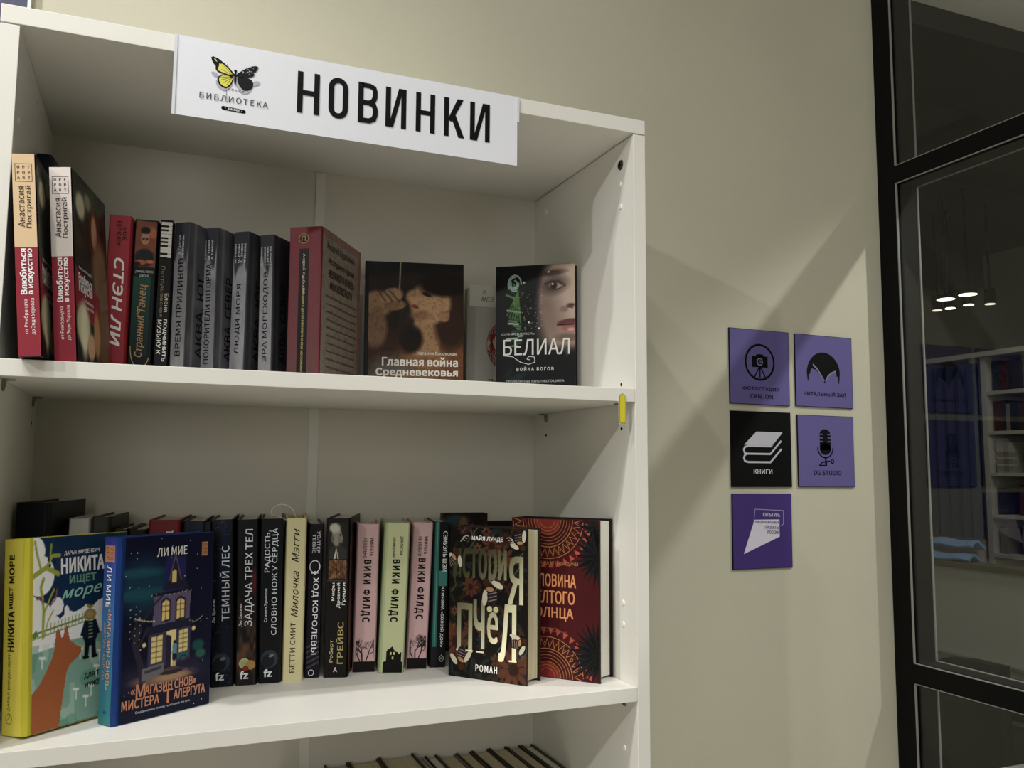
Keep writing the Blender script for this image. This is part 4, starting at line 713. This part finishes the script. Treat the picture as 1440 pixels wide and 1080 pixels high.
for k in range(14):
    x, y_ = r_.random(), r_.random(); I.line([(x, y_), (x + .06, y_ + .05), (x + .04, y_ + .10), (x + .10, y_ + .14)], .006, '#59604a')
P.pic(I, .0008, .0005, t-.0003, h-.0005, 0); P.clip = (.0004, t-.0002, .0004, h-.0004)
def fade(p):
    k = np.clip((p[:,1]/h)*1.0 - (p[:,0]/t - .5)*.55, 0, 1)[:, None]; k = np.clip((k - .12)*1.35, 0, 1); return hexc('#f2ecc4')*(1-k) + hexc('#4c4c34')*k
P.text('истори', t*.40, h*.72, t*.68, h*.27, 0, bold=.010, colf=fade, space=1.0); P.text('Я', t*.86, h*.665, t*.17, h*.30, 0, bold=.012, colf=fade)
P.text('П', t*.215, h*.33, t*.18, h*.31, 0, bold=.012, colf=fade); P.text('ч', t*.40, h*.36, t*.13, h*.31, 0, bold=.012, colf=fade); P.text('е', t*.575, h*.345, t*.13, h*.20, 0, bold=.012, colf=fade); P.text('Л', t*.76, h*.32, t*.20, h*.36, 0, bold=.012, colf=fade)
for a in (.155, .275, .415, .83): P.rect(t*a - .006, h*(.175 if a < .8 else .14), t*a + .006, h*(.185 if a < .8 else .15), '#efe9bf', 5)
P.ell(t*.535, h*.465, .0042, .0042, '#c9c294', 5); P.ell(t*.615, h*.465, .0042, .0042, '#c9c294', 5)
P.text('МАЙЯ ЛУНДЕ', t*.50, h*.925, .050, .0085, 0, '#ecebe6', .014, 0, 6); P.text('РОМАН', t*.50, h*.075, .034, .0092, 0, '#ecebe6', .014, 0, 6, 1.1)
for s_ in (-1, 1):
    for k in range(3): P.stroke([(t*.5 + s_*(.030 + .003*k), h*.935 - .003*k), (t*.5 + s_*(.034 + .003*k), h*.94 - .003*k), (t*.5 + s_*(.040 + .002*k), h*.928 - .003*k)], .0008, '#d9d6cc', 6)
def bee(cx, cy, k, a):
    c, q = math.cos(R(a)), math.sin(R(a)); T = lambda x, y_: (cx + k*(x*c - y_*q), cy + k*(x*q + y_*c))
    for (x, y_, rx, ry, ro, col, ly) in ((.011, .004, .0085, .0036, -22, '#c9c2ac', 6), (-.006, -.012, .0036, .0098, -5, '#c9c2ac', 6), (0, 0, .0062, .0058, 0, '#3a221a', 7), (-.004, .006, .0050, .0046, 0, '#4a2a1c', 8), (.0045, -.0105, .0070, .0092, 25, '#2a2430', 8)):
        X, Y_ = T(x, y_); P.ell(X, Y_, rx*k, ry*k, col, ly, ro + a)
    for z in (-.006, -.010, -.014): A, B = T(-.001, z - .002), T(.0105, z + .001); P.stroke([A, B], .0012*k, '#8f7a6a', 9)
    X, Y_ = T(.001, -.002); P.ell(X, Y_, .0055*k, .0026*k, '#b08a60', 9, a)
bee(t*.53, h*.605, 1.15, 0); bee(t*.075, h*.80, .95, -60); bee(t*.17, h*.105, 1.0, 150); bee(t*.92, h*.90, .85, 180); bee(t*.93, h*.27, .85, -100)
P.build('cover_print', b)

# red sun novel
b = fbook(.6347, .1378, Z2, 49.9, 0, .1360, .2179, .0475, '#1b1113', 'dark red novel with sun patterns and black palm leaves at the right end', G2, pg=page_mat('pages_white_facing', '#efece2', .85, 6)); t, h, d = b['dims']; P = spine(b, 1.05)
I = Pic(100, 160, '#561a1e'); I.mix(I.noise(4, 6, seed=31)*.4, '#45151a'); P.pic(I, .0005, .0005, t-.0003, h-.0005, 0)
def sun(cx, cy, up):
    s_ = 1 if up else -1; A0, A1 = (180, 360) if up else (0, 180)
    cl = lambda pts: [(min(max(x, .001), t-.001), min(max(z, .001), h-.001)) for x, z in pts]
    P.poly([(cx + .021*math.cos(R(a)), cy + .021*math.sin(R(a))) for a in range(A0, A1+1, 12)], '#8a2c26', 1)
    for k, rr in enumerate((.012, .0165, .021, .0255, .030, .0345)): P.ring(cx, cy, rr, rr, .0009, '#a5703c', 2, A0, A1)
    P.ring(cx, cy, .0385, .0385, .0011, '#b9824a', 2, A0, A1); zz = []
    for k in range(37): a = A0 + k*5; rr = .041 if k % 2 else .052; zz.append((cx + rr*math.cos(R(a)), cy + rr*math.sin(R(a))))
    P.stroke(cl(zz), .0009, '#b9824a', 2); P.ring(cx, cy, .0545, .0545, .0009, '#b9824a', 2, A0+3, A1-3)
    for k in range(18):
        a = A0 + 5 + k*10; p = lambda rr, da: (cx + rr*math.cos(R(a+da)), cy + rr*math.sin(R(a+da)))
        P.poly(cl([p(.058, 0), p(.067, -3.6), p(.067, 3.6)]), '#b5503c', 2)
        if k % 2: P.ell(*cl([p(.047, 0)])[0], .0009, .0009, '#b9824a', 3, 0, 6)
sun(t*.42, h-.001, True); sun(t*.42, .001, False)
def palm(cx, cy, n, rr, a0):
    for k in range(n):
        a = a0 + k*(200/n); c, q = math.cos(R(a)), math.sin(R(a)); L = rr*(.75 + .35*random.random()); wq = .0030
        pts = [(cx, cy), (cx + L*.5*c - wq*q, cy + L*.5*q + wq*c), (cx + L*c, cy + L*q), (cx + L*.5*c + wq*q, cy + L*.5*q - wq*c)]
        P.poly([(min(max(x, .001), t-.001), min(max(z, .001), h-.001)) for x, z in pts], '#1a1b1d' if k % 2 else '#232426', 4)
palm(t*.99, h*.77, 15, .045, 85); palm(t*.99, h*.17, 17, .050, 80); palm(t*.99, h*.95, 9, .030, 110)
P.text('ЧИМАМАНДА НГОЗИ АДИЧИ', t*.46, h*.715, .082, .0060, 0, '#b9824a', .0); P.text('ПОЛОВИНА', t*.46, h*.610, .076, .0175, 0, '#dc9458', .012); P.text('ЖЕЛТОГО', t*.46, h*.505, .072, .0175, 0, '#dc9458', .012); P.text('СОЛНЦА', t*.46, h*.400, .068, .0175, 0, '#dc9458', .012)
P.text('Роман о любви и войне', t*.40, h*.310, .042, .0032, 0, '#9a5a3c'); P.text('лауреат литературных премий', t*.44, h*.290, .056, .0032, 0, '#9a5a3c'); P.build('cover_print', b)

# --- lowest visible shelf: seen from above -----------------------
lows = [(.352, .0375, .2190, '#14110f', PAGEY, 'black-boarded book standing alone, leftmost on the lowest visible shelf'),
 (.4185, .0360, .2195, '#161412', PAGEY, 'black-boarded book, first after the gap on the lowest visible shelf'),
 (.4555, .0460, .2200, '#4a2a26', PAGEY, 'brown-boarded book, second after the gap on the lowest visible shelf'),
 (.5025, .0550, .2215, '#26241c', PAGEY, 'thickest olive-black book on the lowest visible shelf'),
 (.5585, .0170, .2130, '#a8a49a', PAGEY, 'thin grey-boarded book beside the thickest one on the lowest visible shelf'),
 (.5765, .0200, .2145, '#111314', PAGEW, 'black-boarded book with white pages under the house spine'),
 (.5975, .0310, .2120, '#6f6a60', PAGEY, 'grey-boarded book left of the maroon one on the lowest visible shelf'),
 (.6295, .0250, .2130, '#4a1620', PAGEY, 'maroon-boarded book on the lowest visible shelf'),
 (.6555, .0290, .2140, '#0f1011', PAGEY, 'black-boarded book, first right of the maroon one on the lowest visible shelf'),
 (.6855, .0300, .2145, '#14110f', PAGEY, 'black-boarded book, second right of the maroon one on the lowest visible shelf'),
 (.7165, .0240, .2135, '#0d0e10', PAGEY, 'black-boarded book next to the olive one on the lowest visible shelf')]
lows = [(x*.999 - .006, t, h, c, p, l) for x, t, h, c, p, l in lows] + [(.7360, .0200, .2130, '#3a4420', PAGEW, 'olive-green book at the right end of the lowest visible shelf')]
for i, (x, t, h, c, p, l) in enumerate(lows):
    book(x, .196, Z3, 0, 0, t, h - .006, .140, c, l, G3, pg=p, bt=.0028)

# ------------------------------------------------------------ behind the glass
LAM = mat('dim_white_shelf', '#b4b2a8', .6, .3)
fb = tag(empty('far_bookcase', (4.0, .6, 0)), 'pale bookcase of dark books standing in the room behind the glass', 'bookcase')
for y in (0, 1.46, 1.525): box('upright', (0, y, 0), (.35, y + .028, 2.13), LAM, fb)
box('top_board', (-.02, -.1, 2.11), (.35, 1.82, 2.135), LAM, fb); box('back_panel', (.33, 0, 0), (.345, 1.5, 2.11), mat('far_back', '#1f1e1c', .8, .2), fb)
for z in (.72, .93, 1.135, 1.325, 1.53, 1.735, 1.935): box('shelf', (.002, .028, z - .018), (.33, 1.46, z), LAM, fb)
cols = ['#3b2f2c', '#22303c', '#6c6a5e', '#24241f', '#4a2626', '#8f8c80', '#1c2630', '#7c766a']
ordn = ['first', 'second', 'third', 'fourth', 'fifth', 'sixth', 'seventh', 'eighth', 'ninth', 'tenth', 'eleventh', 'twelfth', 'thirteenth', 'fourteenth', 'fifteenth', 'sixteenth', 'seventeenth', 'eighteenth', 'nineteenth', 'twentieth', 'twenty-first', 'twenty-second']
for z, which in ((1.135, 'lowest filled'), (1.325, 'second lowest filled'), (1.53, 'middle'), (1.735, 'second highest'), (1.935, 'topmost')):
    y = 2.045; k = 0
    while y > 1.56 and k < 20:
        t = random.uniform(.022, .045); y -= t + .001
        h = random.uniform(.125, .16)
        if random.random() < .12: y -= .04; continue
        c = random.choice(cols)
        b = empty('book', (4.03, y, z), 0, 0, 'dim book, %s from the left on the %s shelf of the far bookcase' % (ordn[k], which), 'book', 'dim books in the far bookcase behind the glass'); k += 1
        box('cover', (0, 0, 0), (.12, t, h), mat('far_' + c[1:], c, .6, .3), b); box('page_block', (.004, .003, .002), (.121, t-.003, h+.0005), PAGEY, b)
# navy sheet added in place of mirrored wall signs; cabinet and blue sheets
cu2 = bmesh.new(); n = 40; vv = []
for k in range(n + 1): y = 2.08 + .55*k/n; x = 3.98 + .018*math.sin(k*1.3); vv.append((cu2.verts.new((x, y, 1.2)), cu2.verts.new((x, y, 2.08))))
for a, b_ in zip(vv, vv[1:]): cu2.faces.new((a[0], b_[0], b_[1], a[1]))
me = bpy.data.meshes.new('reflection_sheet'); cu2.to_mesh(me); cu2.free(); o = link('reflection_sheet', me, mat('navy_reflection_sheet', '#27324e', .9, .1)); sol = o.modifiers.new('s', 'SOLIDIFY'); sol.thickness = .004
tag(o, 'added dark blue sheet behind the glass, standing in for the mirrored wall signs', 'reflection_sheet')
lw = tag(empty('low_wall', (3.55, 1.2, 0)), 'low grey partition wall behind the glass', 'partition'); lw['kind'] = 'structure'
box('panel', (0, 0, 0), (.08, 1.9, 1.10), mat('pale_grey_panel', '#d0cfc4', .8, .2), lw); box('cap_board', (-.02, 0, 1.10), (.10, 1.9, 1.125), mat('olive_board', '#6b6850', .7, .2), lw)
box('rail', (-.03, 0, .70), (0, 1.9, .715), SEAL, lw); box('rail', (-.03, 0, .66), (0, 1.9, .667), SEAL, lw); box('skirting', (-.02, 0, .50), (0, 1.9, .655), mat('dark_skirting', '#2a2a28', .7, .2), lw)
for i, (z, dx, lb) in enumerate(((1.125, 0, 'lower of two pale blue folded sheets on the low wall behind the glass'), (1.185, .02, 'upper of two pale blue folded sheets on the low wall behind the glass'))):
    bm = bmesh.new(); N = 14
    for j in range(N + 1):
        for k in range(5): bm.verts.new((3.55 + dx + .05*k/2, 1.83 + .30*j/N, z + .040*math.sin(math.pi*min(1, k/4+.1)) + .004*math.sin(j*.7 + i*2)))
    bm.verts.ensure_lookup_table()
    for j in range(N):
        for k in range(4): a = j*5+k; bm.faces.new([bm.verts[a], bm.verts[a+1], bm.verts[a+6], bm.verts[a+5]])
    me = bpy.data.meshes.new('folded_sheet'); bm.to_mesh(me); bm.free(); o = link('folded_sheet', me, mat('pale_blue_cloth', '#7fa3cf', .8, .2)); sd = o.modifiers.new('s', 'SOLIDIFY'); sd.thickness = .012
    tag(o, lb, 'sheet', 'blue sheets behind the glass')
dk = tag(empty('desk', (2.2, .1, 0)), 'white desk seen low through the bottom pane of the glass', 'desk')
box('desktop', (0, 0, .715), (1.1, .60, .74), mat('white_desk', '#d9d7cc', .5, .3), dk, .002)
for x in (.03, 1.03):
    for y in (.03, .53): box('leg', (x, y, 0), (x + .04, y + .04, .715), LAM, dk)
ch = tag(empty('chair', (2.55, 1.15, 0)), 'dark grey chair with a rounded back behind the white desk', 'chair')
DG = mat('dark_grey_fabric', '#33332f', .9, .1, bump=.3, bscale=200)
prism('backrest', [(-.25, .62), (.10, .62), (.10, .70), (.08, .80), (.03, .88), (-.05, .93), (-.14, .94), (-.25, .94)], 'x', .0, .05, DG, ch)
box('seat', (-.40, -.25, .42), (.0, .15, .50), DG, ch, .02)
for x in (-.38, -.04):
    for y in (-.22, .10): box('leg', (x, y, 0), (x + .03, y + .03, .42), BLACK, ch)
box('stem', (.0, -.05, .42), (.03, .0, .64), BLACK, ch)
bn = tag(empty('bench', (2.95, .75, 0)), 'dark low bench beside the white desk behind the glass', 'bench')
box('seat', (0, 0, .44), (.4, 1.2, .54), DG, bn, .01); box('base', (.05, .05, 0), (.35, 1.15, .44), DG, bn)
# ceiling lamp cluster
def lamp(x, y, z, i):
    g = tag(empty('track_lamp', (x, y, z)), 'small lit track lamp glowing beyond the glass', 'lamp', 'lit track lamps beyond the glass')
    g['label'] = ('bright track lamp, %s of the lit row beyond the glass' % ('leftmost', 'second from left', 'third from left', 'rightmost')[i]) if i < 4 else ('flat lit ceiling lamp, %s of the pair above the lit row' % ('left', 'right')[i-4])
    if i < 4:
        d_ = bmesh.new(); bmesh.ops.create_cone(d_, cap_ends=True, segments=20, radius1=.042, radius2=.034, depth=.11); bmesh.ops.translate(d_, verts=d_.verts, vec=(0, 0, .06)); me = bpy.data.meshes.new('housing'); d_.to_mesh(me); d_.free()
        h_ = link('housing', me, BLACK, g); disc('lens', (0, 0, .002), 'z', .036, .004, mat('lit_lens' if i in (1, 2) else 'dim_lens', '#fff6e0', .4, .3, emit=6.0 if i in (1, 2) else 1.0), g, 20)
        box('stem', (-.006, -.006, .11), (.006, .006, CZ - z), BLACK, g)
        g.matrix_world = Matrix.Translation((x, y, z)) @ Matrix.Rotation(R(28), 4, 'Y') if False else g.matrix_world
    else:
        disc('housing', (0, 0, .012), 'z', .07, .02, BLACK, g, 20); disc('lens', (0, 0, .001), 'z', .06, .003, mat('lit_panel_lens', '#fff6e0', .4, .3, emit=2.5), g, 20); box('stem', (-.006, -.006, .02), (.006, .006, CZ - z), BLACK, g)

for i, (x, y, z) in enumerate(((5.59, 3.72, 2.75), (5.61, 3.62, 2.75), (5.62, 3.47, 2.75), (5.73, 3.38, 2.75), (5.29, 3.38, 2.75), (5.29, 3.20, 2.75))): lamp(x, y, z, i)
